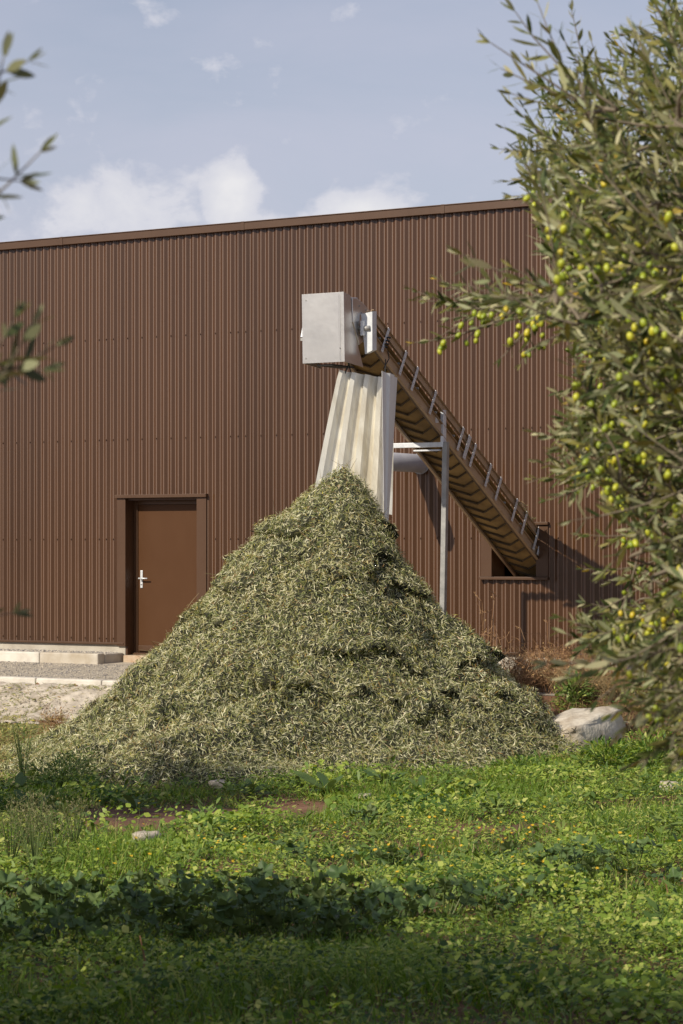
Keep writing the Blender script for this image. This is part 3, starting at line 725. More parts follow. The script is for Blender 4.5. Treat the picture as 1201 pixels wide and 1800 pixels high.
rnd = np.clip(rng.random(n) * .9 + big * .5 + b2 * .45 + .04, 0, .999)
n2 = 1500; A_, B_ = scatter_pile(n2, True)
rv2 = nrm(rng.normal(size=(n2, 3))); d2 = nrm(rv2 - B_ * (rv2 * B_).sum(1, keepdims=True) + B_ * rng.normal(.15, .25, n2)[:, None])
L2 = rng.uniform(.06, .22, n2)
sm_ = leaves_mesh('stem', A_ + B_ * .03, d2, nrm(B_ + rng.normal(0, .5, (n2, 3))), L2, np.full(n2, .005), rng.normal(0, .15, n2), ((0, 1), (.5, .9), (1, .5)), rng.random(n2)); sm_.materials.append(M['litter'])
link('stem', sm_, lp, kind='stuff')
pl = leaves_mesh('leaf', P_, D_, Nn_, Ln, Wd, rng.normal(0, .18, n), SHAPE2, rnd); pl.materials.append(M['pileleaf'])
link('leaf', pl, lp, kind='stuff')
# leaf litter thinning out over the low ground, the bank and the path
def pile_here(x, y): return pile_h(x - AX, y - AY) > .015
n = 260000; x = rng.uniform(-6, 4.5, n); y = rng.uniform(19.5, 29.5, n); q = -sT * x - cT * (y - 31)
dens = np.zeros(n)
low = sstep(4.3, 4.7, q) * (1 - sstep(20.2, 22.5, 22.5 + (20.2 - y))) * np.where(x < 0, 1, .75)
low = low * sstep(19.8, 21.4, y)
dens = np.maximum(dens, low * .95)
dens = np.maximum(dens, ((q > 3.28) & (q < 3.55)) * .22 * (fbm(x * 2, y * 2, 61) > .42))
dens = np.maximum(dens, ((q > 3.3) & (q < 4.7)) * .035 + ((q > 3.4) & (q < 4.7)) * .20 * (fbm(x * 1.1 + 2, y * 1.1, 63) > .47))
dens = np.maximum(dens, (q < 3.05) * .012)
kp = (rng.random(n) < dens) & ~pile_here(x, y) & (q > .7)
x, y = x[kp], y[kp]; n = len(x)
zz = H(x, y) + .02 + .03 * ((-sT * x - cT * (y - 31) > 3.27) & (-sT * x - cT * (y - 31) < 4.7))
an = rng.uniform(0, 6.28, n)
D_ = np.stack([np.cos(an), np.sin(an), rng.normal(.1, .25, n)], -1); Nn_ = np.stack([rng.normal(0, .45, n), rng.normal(0, .45, n), np.ones(n)], -1)
Ln = rng.uniform(.04, .075, n)
lm = leaves_mesh('leaf_litter', np.stack([x, y, zz], -1), D_, Nn_, Ln, Ln * .2, rng.normal(0, .15, n), SHAPE2, rng.random(n)); lm.materials.append(M['pileleaf'])
link('leaf_litter', lm, kind='stuff')

# ------------------------------------------------------------------ broken concrete slab at the right
def rock(name, c, size, mat, seed, label, cat, group=None, rot=0, flat=.5):
    n1, n2 = 14, 22; vs = []; r0 = random.Random(seed)
    for i in range(n1 + 1):
        f = math.pi * i / n1
        for k in range(n2):
            a = 2 * math.pi * k / n2; d = Vector((math.sin(f) * math.cos(a), math.sin(f) * math.sin(a), math.cos(f)))
            e = Vector([math.copysign(abs(t) ** flat, t) for t in d])
            nz = float(fbm(np.array(d.x * 2 + seed), np.array(d.y * 2 + d.z * 1.7), seed, 4)) - .47
            n3 = float(vnoise(np.array(d.x * 7 + seed), np.array(d.y * 7 + d.z * 5), seed + 3)) - .5
            e = e * (1 + nz * .75 + n3 * .16); e = Vector((e.x * size[0], e.y * size[1], e.z * size[2]))
            e.rotate(Quaternion((0, 0, 1), rot)); vs.append(e)
    fs = [(i * n2 + k, i * n2 + (k + 1) % n2, (i + 1) * n2 + (k + 1) % n2, (i + 1) * n2 + k) for i in range(n1) for k in range(n2)]
    mb = MB(); mb.add(vs, fs); o = mb.build(name, mat, smooth=False)
    for p in o.data.polygons: p.use_smooth = True
    o.location = c; return tag(o, label, cat, group)
for (px, py, Yd, zc, sz_, rot_, sd_, lb) in ((1012, 1276, 24.3, -.47, (.34, .46, .20), -.75, 5, 'largest pale broken concrete slab lying at the right foot of the leaf heap'),
        (1050, 1255, 25.0, -.46, (.30, .34, .14), .3, 12, 'second pale concrete slab leaning behind the largest one at the right foot of the heap'),
        (975, 1305, 23.9, -.58, (.17, .2, .12), .9, 14, 'small broken lump of concrete in front of the largest pale slab'),
        (1088, 1245, 26.0, -.40, (.24, .3, .10), -.6, 8, 'pale concrete slab half hidden by the lowest olive branches')):
    cc = at(px, py, Yd); rock('concrete_slab', (cc.x, cc.y, zc), sz_, M['slab'], sd_, lb, 'concrete slab', rot=rot_, flat=.40).rotation_euler = (.10, -.20 if sz_[0] > .33 else .12, 0)
for (px, py, Yd, sz_, sd_, lb) in ((383, 1389, 20.2, .065, 3, 'small white stone lying in the weeds just below the leaf heap'), (255, 1478, 15.3, .085, 4, 'pale brown stone beside yellow flowers in the sunlit grass'), (640, 1412, 19, .05, 6, 'tan stone on the bare reddish soil in front of the heap'), (1178, 1385, 20, .09, 7, 'flat pinkish stone at the right edge of the meadow')):
    cc = at(px, py, Yd); zz = float(H(cc.x, cc.y))
    rock('stone', (cc.x, cc.y, zz + .05), (sz_, sz_ * .8, sz_ * .5), M['stone'], sd_, lb, 'stone', 'stones in the meadow', rot=sd_)

# ------------------------------------------------------------------ olive trees
def twig_leaves(base, tip, droop, npair, lmin, lmax, rg):
    """positions, directions and normals of the leaf pairs along a curved twig; also the twig points"""
    base, tip = np.array(base), np.array(tip); Lg = np.linalg.norm(tip - base)
    t = np.linspace(0, 1, 9)[:, None]; sag = np.array([0, 0, -droop * Lg])
    wob = rg.normal(size=3) * .05 * Lg
    pts = base + (tip - base) * t + (sag + wob) * (4 * t * (1 - t)) * .5
    tt = np.linspace(.12, 1, npair); ix = np.clip((tt * 8).astype(int), 0, 7); f = (tt * 8 - ix)[:, None]
    p = pts[ix] * (1 - f) + pts[ix + 1] * f; d = nrm(pts[ix + 1] - pts[ix])
    up = nrm(np.cross(d, rg.normal(size=3))); sd = np.cross(d, up)
    ph = np.arange(npair) * (np.pi / 2) + rg.uniform(0, 6.28) + rg.normal(0, .25, npair)
    out_p, out_d, out_n = [], [], []
    for s_ in (0, np.pi):
        o = up * np.cos(ph + s_)[:, None] + sd * np.sin(ph + s_)[:, None]
        a = np.radians(rg.uniform(28, 62, npair) - 22 * (tt > .9))[:, None]
        dd = d * np.cos(a) + o * np.sin(a) + rg.normal(0, .12, (npair, 3)) + np.array([0, 0, -.08])
        nn = nrm(d * np.sin(a) - o * np.cos(a)) * -1 + rg.normal(0, .25, (npair, 3))
        out_p.append(p); out_d.append(nrm(dd)); out_n.append(nn * -1)
    out_p.append(pts[-1:]); out_d.append(d[-1:]); out_n.append(up[-1:])
    P = np.concatenate(out_p); D = np.concatenate(out_d); Nn = np.concatenate(out_n)
    Nn = np.where((Nn[:, 2:3] < 0), Nn * -1, Nn)
    Ln = rg.uniform(lmin, lmax, len(P)) * (1 - .35 * (np.concatenate([tt, tt, [1]]) > .88))
    return P, D, Nn, Ln, pts
def limb_path(a, b, rise, k=7):
    a, b = Vector(a), Vector(b)
    return [a.lerp(b, t) + Vector((0, 0, rise * math.sin(math.pi * t))) + Vector((random.uniform(-1, 1), random.uniform(-1, 1), 0)) * .03 for t in [i / (k - 1) for i in range(k)]]
def trunk_mesh(root, foot, top, r0):
    mb = MB(); pts = [foot + (top - foot) * t + Vector((math.sin(t * 5) * .06, math.cos(t * 4) * .05 - .05, 0)) for t in [i / 8 for i in range(9)]]
    mb.tube(pts, [r0 * (1.5 - .9 * t + .25 * abs(math.sin(t * 9))) for t in [i / 8 for i in range(9)]], 12)
    mb.build('trunk', M['bark'], root, smooth=True)

# --- the tree at the right
R = np.random.default_rng(23)
foot = Vector((2.05, 6.6, float(H(2.05, 6.6)) - .05)); top = Vector((1.95, 6.5, .85))
ot = thing('olive_tree', foot, 'fruiting olive tree crowding the right edge with green olives, nearest the camera', 'olive tree')
trunk_mesh(ot, foot, top, .13)
LIMBS = [((1.25, 5.7, 1.2), .25), ((1.1, 6.5, 1.75), .3), ((1.15, 6.4, 2.5), .1), ((1.35, 5.8, 3.1), 0), ((1.5, 7.3, 2.9), .1), ((1.3, 7.2, 1.5), .3),
         ((2.3, 6.0, 3.3), 0), ((2.9, 6.9, 2.4), .3), ((1.35, 5.3, .95), .3), ((1.3, 6.6, .9), .35), ((.98, 6.7, 2.05), .2)]
nodes = []; mb = MB()
for e, rs in LIMBS:
    pth = limb_path(top - Vector((0, 0, .08)), e, rs); mb.tube(pth, [.062 * (1 - i / 6) ** 1.6 + .007 for i in range(7)], 7); nodes += [pth[i].lerp(pth[i + 1], f) for i in range(2, 6) for f in (0, .34, .67)] + [pth[6]]
mb.build('limb', M['bark'], ot, smooth=True)
XB = np.array([(-900, 1250), (-300, 1120), (0, 1120), (90, 1040), (140, 930), (200, 905), (330, 915), (400, 945), (450, 955), (520, 960), (600, 985), (690, 985), (760, 965), (850, 965), (890, 1030), (960, 1050), (1040, 1055), (1090, 1010), (1150, 1000), (1210, 1075), (1270, 1115), (1340, 1165), (1400, 1260)])
twigs = []
def add_twig(px, py, Yd, dpx, dpy, dY, L, droop=.15, npair=17, lmin=.035, lmax=.062, olives=0):
    tip = np.array(at(px, py, Yd)); d = np.array([dpx, dY, -dpy], float); d /= np.linalg.norm(d)
    twigs.append((tip - d * L, tip, droop, npair, lmin, lmax, olives))
# twigs that give the outline of the photograph's crown
for a in ((862, 75, 5.2, -.8, -.5, -.1, .22, .05, 6, .05, .07), (905, 20, 5.3, -.75, -.75, .1, .30, .05, 9, .05, .07), (880, 120, 5.4, -.85, -.35, .1, .25, .1, 8, .05, .065), (945, 5, 5.4, -.4, -.9, .0, .3, .05, 9, .05, .07), (900, 165, 5.5, -.8, -.2, 0, .28, .1, 10, .04, .06),
          (878, 262, 6.6, -.9, .15, 0, .40, .15, 20), (882, 320, 6.7, -.9, .3, 0, .35, .15, 18), (885, 225, 6.6, -.8, -.3, .1, .38, .1, 19), (900, 345, 6.4, -.9, .2, .1, .35, .15, 16), (895, 180, 6.6, -.75, -.45, 0, .38, .1, 19), (930, 110, 6.4, -.6, -.7, 0, .4, .1, 18), (985, 60, 6.2, -.5, -.8, 0, .4, .1, 18), (1040, 75, 6.8, -.35, -.9, 0, .35, .1, 18), (1005, 20, 6.6, -.3, -.9, .1, .35, .1, 16)):
    add_twig(*a)
# the low branch that reaches left in front of the wall
for a in ((760, 520, 7.0, -.95, -.1, .1, .30, .1, 15, .035, .055, 0), (790, 505, 6.9, -.9, -.3, 0, .30, .1, 15, .035, .055, 0), (790, 560, 6.9, -.9, .25, 0, .28, .1, 14, .035, .055, 2), (830, 530, 6.7, -.95, .05, 0, .30, .1, 16, .035, .06, 2), (850, 500, 6.6, -.85, -.35, 0, .30, .1, 16, .035, .06, 0), (870, 560, 6.7, -.85, .35, 0, .30, .1, 15, .035, .06, 3), (880, 520, 6.2, -.9, -.05, 0, .32, .1, 16, .04, .06, 2), (920, 540, 6.5, -.9, .1, 0, .34, .1, 17, .04, .06, 3), (900, 470, 5.9, -.8, -.3, 0, .3, .1, 14, .04, .062, 0), (940, 500, 6.4, -.9, -.1, 0, .34, .1, 17, .04, .06, 2), (820, 500, 5.6, -.8, -.2, 0, .28, .1, 9, .045, .062, 0),
          (722, 508, 7.0, -.95, -.22, .1, .30, .1, 13, .035, .055, 0), (735, 528, 7.0, -.97, .1, 0, .30, .1, 12, .035, .055, 0), (770, 490, 7.0, -.85, -.4, 0, .25, .1, 12, .035, .055, 0), (728, 602, 6.9, -.95, .25, .1, .26, .1, 6, .035, .055, 7), (775, 590, 6.9, -.8, .5, 0, .22, .1, 6, .03, .05, 8), (800, 545, 6.8, -.9, .15, 0, .3, .1, 12, .035, .055, 7), (840, 575, 6.8, -.8, .35, 0, .26, .1, 9, .03, .05, 6),
          (812, 447, 5.2, -.85, -.3, -.1, .28, .05, 8, .045, .065, 0), (835, 470, 5.3, -.7, -.4, 0, .25, .05, 7, .045, .065, 0), (850, 520, 5.4, -.9, .1, 0, .3, .1, 10, .045, .065, 2), (880, 630, 6.6, -.6, .75, 0, .22, .1, 5, .03, .05, 9), (915, 640, 6.6, -.25, .95, 0, .2, .1, 5, .03, .05, 6), (905, 500, 6.4, -.9, .2, 0, .35, .1, 14, .035, .055, 3), (940, 610, 6.3, -.75, .5, 0, .3, .1, 12, .035, .06, 3), (905, 560, 6.5, -.9, .3, 0, .35, .1, 13, .035, .055, 4),
          (938, 760, 6.9, -.95, .1, 0, .36, .1, 19, .035, .06, 1), (935, 842, 7.0, -.97, .15, 0, .34, .1, 17, .035, .06, 0), (945, 812, 6.9, -.95, -.1, 0, .36, .1, 18, .035, .06, 0), (980, 690, 6.8, -.85, -.2, 0, .34, .1, 16, .035, .06, 3), (960, 880, 6.6, -.8, .5, 0, .3, .1, 10, .035, .06, 0), (1005, 915, 5.4, -.9, .25, 0, .28, .1, 8, .045, .065, 0),
          (1025, 1000, 7.0, -.9, .2, 0, .32, .1, 14, .035, .06, 3), (1025, 940, 7.0, -.9, .1, 0, .3, .1, 12, .035, .06, 4), (985, 1110, 6.4, -.9, -.1, 0, .34, .1, 18, .035, .065, 0), (985, 1085, 6.5, -.9, -.35, 0, .34, .1, 18, .035, .065, 0), (962, 1165, 5.4, -.95, .12, 0, .3, .1, 12, .045, .068, 0), (1000, 1190, 5.3, -.85, .4, 0, .3, .1, 12, .045, .068, 0), (1030, 1060, 7.0, -.9, 0, 0, .34, .1, 18, .035, .06, 1),
          (1050, 1230, 5.4, -.7, .6, 0, .3, .1, 12, .04, .065, 2), (1090, 1290, 5.4, -.6, .75, 0, .32, .1, 13, .04, .065, 2), (1140, 1330, 5.3, -.6, .75, 0, .32, .1, 13, .04, .065, 2), (1110, 1345, 5.3, -.8, .5, 0, .25, .1, 10, .04, .065, 0), (1180, 1345, 5.2, -.4, .9, 0, .3, .1, 12, .04, .065, 1), (1075, 1255, 6.0, -.8, .4, 0, .3, .1, 14, .04, .06, 2)):
    add_twig(*a)
cnt = 0
while cnt < 1800:                                # the crown's mass
    py = R.uniform(-600, 1400); px = R.uniform(900, 1800); xb = np.interp(py, XB[:, 0], XB[:, 1])
    if px < xb + 5: continue
    gap = 830 < py < 1075 and px < 1130
    if gap and R.random() < .72: continue
    if px > 1260 and R.random() < .55: continue
    if py < 0 and R.random() < .4: continue
    Yd = 4.9 + 3.1 * R.random() ** .62
    f = np.clip((py - 200) / 1000, 0, 1)
    dpx = R.normal(-.75, .35); dpy = R.normal(-.75 + 1.15 * f, .4); dY = R.normal(-.1, .4)
    if px < 1300: dpx = min(dpx, -.25)
    if px > 1400: dpx = R.normal(.5, .5)
    ol = 0
    if 260 < py < 1340 and px < 1260: ol = int(R.choice([1, 2, 4, 5, 6]))
    add_twig(px, py, Yd, dpx, dpy, dY, R.uniform(.26, .46), R.uniform(.02, .2), int(R.integers(12, 19)), .038, .068, ol)
    cnt += 1
for _ in range(260):                            # the far side of the crown, right of the picture
    a_ = R.uniform(-1.2, 1.6); d_ = np.array([math.cos(a_), math.sin(a_) * .9, R.normal(.1, .6)]); tip_ = np.array([2.0, 6.6, 2.0]) + d_ * R.uniform(.5, 1.35) * np.array([1, 1, .9])
    dr_ = nrm(d_ + R.normal(size=3) * .5); twigs.append((tip_ - dr_ * R.uniform(.28, .45), tip_, .12, int(R.integers(12, 18)), .038, .066, 0))
tt_ = np.array(list(top)); twigs.sort(key=lambda w: float(np.linalg.norm(np.array(w[0]) - tt_)))
cP, cD, cN, cL = [], [], [], []; mb = MB(); olv = []
ndarr = np.array([list(p) for p in nodes])
for (b, tip, droop, npair, lmin, lmax, ol) in twigs:
    P, D, Nn, Ln, pts = twig_leaves(b, tip, droop, npair, lmin, lmax, R)
    kpt = R.random(len(P)) < .93
    cP.append(P[kpt]); cD.append(D[kpt]); cN.append(Nn[kpt]); cL.append(Ln[kpt])
    mb.tube(pts[::2], [.0030, .0026, .0021, .0017, .001], 4, cap=False)
    dist = np.linalg.norm(ndarr - b, axis=1); nd = ndarr[int(np.argmin(dist))]
    d0_ = (pts[1] - pts[0]) / np.linalg.norm(pts[1] - pts[0])
    c1 = b - d0_ * min(.12, dist.min() * .3); q = []
    for t in np.linspace(0, 1, 8): q.append(nd * (1 - t) ** 2 + 2 * c1 * t * (1 - t) + b * t * t)
    ndarr = np.concatenate([ndarr, np.array(q)[3:], pts[:4]])
    mb.tube(q, [.0062, .0056, .005, .0046, .0042, .0038, .0034, .003], 5, cap=False)
    for k in range(ol):
        t = R.uniform(.1, .9) if ol < 5 else R.uniform(.35, .8); c = pts[int(t * 8)]
        olv.append(c + np.array([R.normal(0, .016), R.normal(-.035, .02), -R.uniform(.010, .04)]))
mb.build('twig', M['twig'], ot, smooth=True)
cP, cD, cN, cL = map(np.concatenate, (cP, cD, cN, cL))
cN = nrm(cN); cN = np.where(R.random(len(cN))[:, None] < .30, -cN, cN)
cW = cL * R.uniform(.18, .27, len(cL)); cB = R.normal(0, .12, len(cL)); cR = R.random(len(cL)) * .985
# the three hundred leaves that show largest are leaf objects; the others one mesh
pxs = 600 + FPX * cP[:, 0] / cP[:, 1]; pys = HY - FPX * (cP[:, 2] - CZ) / cP[:, 1]
inside = (pxs > 20) & (pxs < 1190) & (pys > 10) & (pys < 1790)
fore = np.linalg.norm(cD - nrm(cP - np.array([0, 0, CZ])) * (cD * nrm(cP - np.array([0, 0, CZ]))).sum(1, keepdims=True), axis=1)
score = np.where(inside, cL * fore / cP[:, 1], 0); order = np.argsort(-score); big_i = order[:300]; rest = order[300:]
cm = leaves_mesh('foliage', cP[rest], cD[rest], cN[rest], cL[rest], cW[rest], cB[rest], SHAPE4, cR[rest]); cm.materials.append(M['olive_leaf'])
link('leaf', cm, ot, kind='stuff')
tmpl = []
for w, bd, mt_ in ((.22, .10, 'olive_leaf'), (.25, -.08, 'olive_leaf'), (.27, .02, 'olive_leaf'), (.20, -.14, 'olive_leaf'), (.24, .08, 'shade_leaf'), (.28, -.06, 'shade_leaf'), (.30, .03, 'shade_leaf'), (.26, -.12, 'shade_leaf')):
    V, F4 = leaf_arrays(np.zeros((1, 3)), np.array([[0, 1.0, 0]]), np.array([[0, 0, 1.0]]), np.ones(1), np.array([w]), np.array([bd]), SHAPE4)
    me = mesh_np('leaf', V, F4); me.materials.append(M[mt_]); tmpl.append(me)
def leaf_obj(root, P, D, Nn, L, k):
    o = bpy.data.objects.new('leaf', tmpl[k]); C.objects.link(o); o.parent = root
    D = Vector(D).normalized(); Sd = D.cross(Vector(Nn)).normalized(); Nv = Sd.cross(D)
    m3 = Matrix((Sd, D, Nv)).transposed() * float(L)
    m4 = m3.to_4x4(); m4.translation = Vector(P) - Vector(root.location); o.matrix_basis = m4; return o
for k, i_ in enumerate(big_i): leaf_obj(ot, cP[i_], cD[i_], cN[i_], cL[i_], k % 4)
def olive_mesh():
    mb = MB(); n1, n2 = 8, 10; vs = []
    for i in range(n1 + 1):
        f = math.pi * i / n1
        for k in range(n2):
            a = 2 * math.pi * k / n2; vs.append((.0083 * math.sin(f) ** .9 * math.cos(a), .0083 * math.sin(f) ** .9 * math.sin(a), .0112 * math.cos(f)))
    mb.add(vs, [(i * n2 + k, i * n2 + (k + 1) % n2, (i + 1) * n2 + (k + 1) % n2, (i + 1) * n2 + k) for i in range(n1) for k in range(n2)])
    me = bpy.data.meshes.new('olive'); me.from_pydata(mb.v, [], mb.f); me.update(); me.materials.append(M['olive'])
    me.polygons.foreach_set('use_smooth', [True] * len(me.polygons)); return me
om = olive_mesh()
olv = np.array(olv)
opx = 600 + FPX * olv[:, 0] / olv[:, 1]; opy = HY - FPX * (olv[:, 2] - CZ) / olv[:, 1]
cov = np.array([int(((np.abs(pxs - a) < 16) & (np.abs(pys - b) < 16) & (cP[:, 1] < c - .02)).sum()) for a, b, c in zip(opx, opy, olv[:, 1])])
seen = {}; vis = np.zeros(len(olv))
for i_ in np.argsort(cov):                      # the least hidden fruit of every patch of the crown first
    c_ = (int(opx[i_] // 55), int(opy[i_] // 55)); seen[c_] = seen.get(c_, 0) + 1
    vis[i_] = cov[i_] + (seen[c_] > 5) * 500 + (0 if (opx[i_] < 1215 and 0 < opy[i_] < 1800) else 1000)
od = np.argsort(vis)
for i_ in od[:300]:
    o = bpy.data.objects.new('olive', om); C.objects.link(o); o.parent = ot; o.location = Vector(olv[i_]) - foot
    sc = R.uniform(.75, 1.08); o.scale = (sc, sc, sc * R.uniform(.92, 1.12)); o.rotation_euler = (R.normal(0, .4), R.normal(0, .4), 0)

oV = np.array([v.co[:] for v in om.vertices]); oF = np.array([p.vertices[:] for p in om.polygons]); more = olv[od[300:640]]
ov_ = (oV[None] * R.uniform(.85, 1.1, (len(more), 1, 1)) + more[:, None]).reshape(-1, 3); of_ = (oF[None] + (np.arange(len(more)) * len(oV))[:, None, None]).reshape(-1, 4)
mo = mesh_np('olive', ov_, of_, np.repeat(R.random(len(more)), len(oF)), True); mo.materials.append(M['olive']); link('olive', mo, ot, kind='stuff')
# --- the other trees: one crown, copied
R2 = np.random.default_rng(77)
def crown_arrays(ntw, rad, rz):
    A = [[], [], [], []]; mb = MB(); hubs = [np.array([math.cos(a) * .55 * rad, math.sin(a) * .55 * rad, R2.uniform(-.3, .5) * rz]) for a in np.arange(7) * .9]
    for h_ in hubs: mb.tube(limb_path((0, 0, -rz), h_, .1), [.07 * (1 - .8 * i / 6) for i in range(7)], 6)
    for _ in range(ntw):
        d = R2.normal(size=3); d /= np.linalg.norm(d); rr_ = R2.uniform(.45, 1.0) ** .6
        lump = .78 + .5 * float(vnoise(np.array(d[0] * 2.3 + 5), np.array(d[1] * 2.3 + d[2] * 2 + 9), 5))
        tip = d * np.array([rad, rad, rz]) * rr_ * lump
        dr = nrm(d + R2.normal(size=3) * .5); b = tip - dr * R2.uniform(.25, .45)
        P, D, Nn, Ln, pts = twig_leaves(b, tip, .12, 16, .05, .078, R2)
        for a, q in zip(A, (P, D, Nn, Ln)): a.append(q)
        mb.tube(pts[::4], [.004, .003, .001], 3, cap=False)
        hh = hubs[int(np.argmin([np.linalg.norm(h_ - b) for h_ in hubs]))]; mid = (hh + b) / 2 + R2.normal(size=3) * .06
        mb.tube([hh, mid, b], [.012, .008, .004], 4, cap=False)
    return [np.concatenate(a) for a in A], mb
(aP, aD, aN, aL), bmb = crown_arrays(880, 1.55, 1.30)
crown_me = leaves_mesh('crown_leaf', aP, aD, aN, aL, aL * R2.uniform(.28, .36, len(aL)), R2.normal(0, .1, len(aL)), SHAPE2, R2.random(len(aL)) * .98); crown_me.materials.append(M['olive_leaf'])
branch_me = bpy.data.meshes.new('branch'); branch_me.from_pydata(bmb.v, [], bmb.f); branch_me.update(); branch_me.materials.append(M['twig'])
def other_tree(x, y, cz, scale, rot, label):
    foot = Vector((x, y, float(H(x, y)) - .05))
    t = thing('olive_tree', foot, label, 'olive tree', 'olive trees of the grove')
    trunk_mesh(t, foot, Vector((x, y, cz - 1.2 * scale)), .14)
    for nm, me in (('branch', branch_me), ('crown', crown_me)):
        o = bpy.data.objects.new(nm, me); C.objects.link(o); o.parent = t; o.location = (0, 0, cz - foot.z)
        o.scale = (scale,) * 3; o.rotation_euler = (0, 0, rot)
        if nm == 'crown': o['kind'] = 'stuff'
    return t
lt = other_tree(-2.35, 3.75, 2.3, .95, .4, 'olive tree outside the left edge whose blurred leaf tips enter the picture')
other_tree(-4.0, 6.8, 2.45, 1.28, 2.0, 'olive tree left of the meadow that shades the mallow band')
other_tree(-3.15, 5.2, 2.55, 1.12, 5.2, 'olive tree between the nearest left tree and the one shading the mallow band')
other_tree(-5.2, 16.2, 2.3, 1.12, 4.1, 'olive tree left of the leaf heap that shades its toe')
for i, (gx_, gy_) in enumerate(((-14, 7), (-14.5, 13), (-14, 19), (-15, 25), (-21, 4), (-20.5, 10), (-21, 16), (-20.5, 22), (-28, 7), (-27, 14), (-28, 20), (-35, 10), (-36, 17), (-34, 3), (-12, 0), (-6, -6), (3, -7), (10, -4))):  # unseen trees added to block the low horizon mirrored in the cladding
    other_tree(gx_, gy_, 2.5 + .3 * math.sin(i * 2.1), 1.25 + .15 * math.sin(i * 1.3), i * .77, 'olive tree added to the grove, outside the picture, to darken reflections in the wall')
# leaf tips of the left tree that reach into the frame
tw = [(48, 108, 3.2, .95, -.25, 0, .22, 7), (6, 100, 3.2, .3, -.9, 0, .16, 5), (70, 268, 3.2, .75, -.6, 0, .22, 6), (34, 318, 3.2, .9, .2, 0, .2, 6), (98, 608, 3.5, .85, -.35, 0, .26, 9), (58, 568, 3.5, .6, -.7, 0, .22, 8), (75, 650, 3.5, .95, .15, 0, .24, 8), (25, 560, 3.5, .4, -.9, 0, .2, 7), (22, 1078, 3.9, .95, .1, 0, .2, 4)]
mb = MB(); k = 0
for (px, py, Yd, dx, dy, dY, L, npair) in tw:
    tip = np.array(at(px, py, Yd)); d = np.array([dx, dY, -dy], float); d /= np.linalg.norm(d); b = tip - d * L
    P, D, Nn, Ln, pts = twig_leaves(b, tip, .08, npair, .055, .078, R2)
    for i_ in range(len(P)):
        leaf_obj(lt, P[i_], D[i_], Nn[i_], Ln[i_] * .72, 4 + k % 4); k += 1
    mb.tube(pts[::2], [.003, .0026, .002, .0016, .001], 4, cap=False)
    e = np.array([-1.6, 3.75, 2.0 if py < 800 else 1.5]); m_ = (b + e) / 2 + np.array([0, 0, .08])
    mb.tube([e, m_, b], [.010, .006, .003], 5, cap=False)
mb.build('twig', M['twig'], lt, smooth=True)

# ------------------------------------------------------------------ ground cover
def meadow_pts(n, y0, y1, pad=.19, extra=.35, k=1.4):
    u = rng.random(n); y = np.sqrt(y0 ** 2 + (y1 ** 2 - y0 ** 2) * u ** k)
    x = rng.uniform(-1, 1, n) * (y * pad + extra); far = rng.random(n) < .13; x = np.where(far, np.sign(x) * (y * pad + extra) * rng.uniform(1, 1.9, n), x); return x, y
SUN = np.array(list(tosun))
def soilmask(x, y):
    m_ = np.zeros_like(x)
    for (px, py, Yd, rx, ry) in ((985, 1300, 23.6, .36, .5), (1010, 1280, 24.6, .36, .5), (235, 1430, 17.5, .48, 1.2), (330, 1420, 18.0, .45, .9), (515, 1412, 18.2, .34, 1.0), (880, 1445, 16.6, .4, .25)):
        c = at(px, py, Yd); m_ = np.maximum(m_, np.exp(-(((x - c.x) / rx) ** 2 + ((y - c.y) / ry) ** 2)))
    return m_
def edge_front(x):                              # where the grass begins in front of the heap
    return 21.2 + .35 * np.sin(x * 1.7) + np.where(x < -1.0, -1.1 * sstep(-.9, -1.6, x) * 1.0, 0) + sstep(1.2, 2.4, x) * 3.2
def keep_cover(x, y):
    q = -sT * x - cT * (y - 31)
    k_ = ((y < edge_front(x) + rng.normal(0, .25, len(x))) | ((x > 1.3) & (q > 2.6) & (rng.random(len(x)) < .55))) & (rng.random(len(x)) > soilmask(x, y) * 1.7)
    return k_ & ~pile_here(x, y)
# small broad leaves
x, y = meadow_pts(400000, 7.0, 27.0); kp = keep_cover(x, y) & (rng.random(len(x)) < np.clip((fbm(x * 1.7, y * 1.7, 71, 3) - .27) * 3.0, .10, 1)); x, y = x[kp], y[kp]; n = len(x)
lush = fbm(x * .8 + 3, y * .8, 73, 3)
mnd = sstep(.42, .70, fbm(x * 2.1, y * 2.1, 77, 3))
hh = rng.random(n) ** .7 * (.03 + .16 * np.clip(lush - .22, 0, 1) + .15 * mnd) ; an = rng.uniform(0, 6.28, n); tilt = rng.normal(.25, .38, n)
D_ = np.stack([np.cos(an), np.sin(an), tilt], -1); Nn_ = np.stack([rng.normal(0, .5, n), rng.normal(0, .5, n), np.ones(n) * .6], -1) + SUN * .8
Ln = rng.uniform(.013, .034, n) * (.85 + .15 * (y > 12) + .2 * (y > 17))
kind_ = fbm(x * 1.2 + 9, y * 1.2, 79, 2) + rng.normal(0, .06, n)
Ln = np.where(kind_ > .46, Ln * 1.5, np.where(kind_ < .32, Ln * 1.35, Ln)); Wr = np.where(kind_ > .46, rng.uniform(.55, .9, n), np.where(kind_ < .32, rng.uniform(.2, .34, n), rng.uniform(.45, .8, n)))
me = leaves_mesh('herb', np.stack([x, y, H(x, y) + hh + .006], -1), D_, Nn_, Ln, Ln * Wr, rng.normal(-.1, .2, n), ((0, .3), (.5, 1), (1, .3)), np.clip(rng.random(n) * .62 + 1.3 * (fbm(x * 1.6, y * .9, 75, 3) - .40), 0, .999)); me.materials.append(M['herb'])
tag(link('ground_cover', me, kind='stuff'), 'low leafy herbs covering the meadow ground', 'ground cover')
x, y = meadow_pts(170000, 7.0, 24.5); kp = keep_cover(x, y); x, y = x[kp], y[kp]; n = len(x); an = rng.uniform(0, 6.28, n)
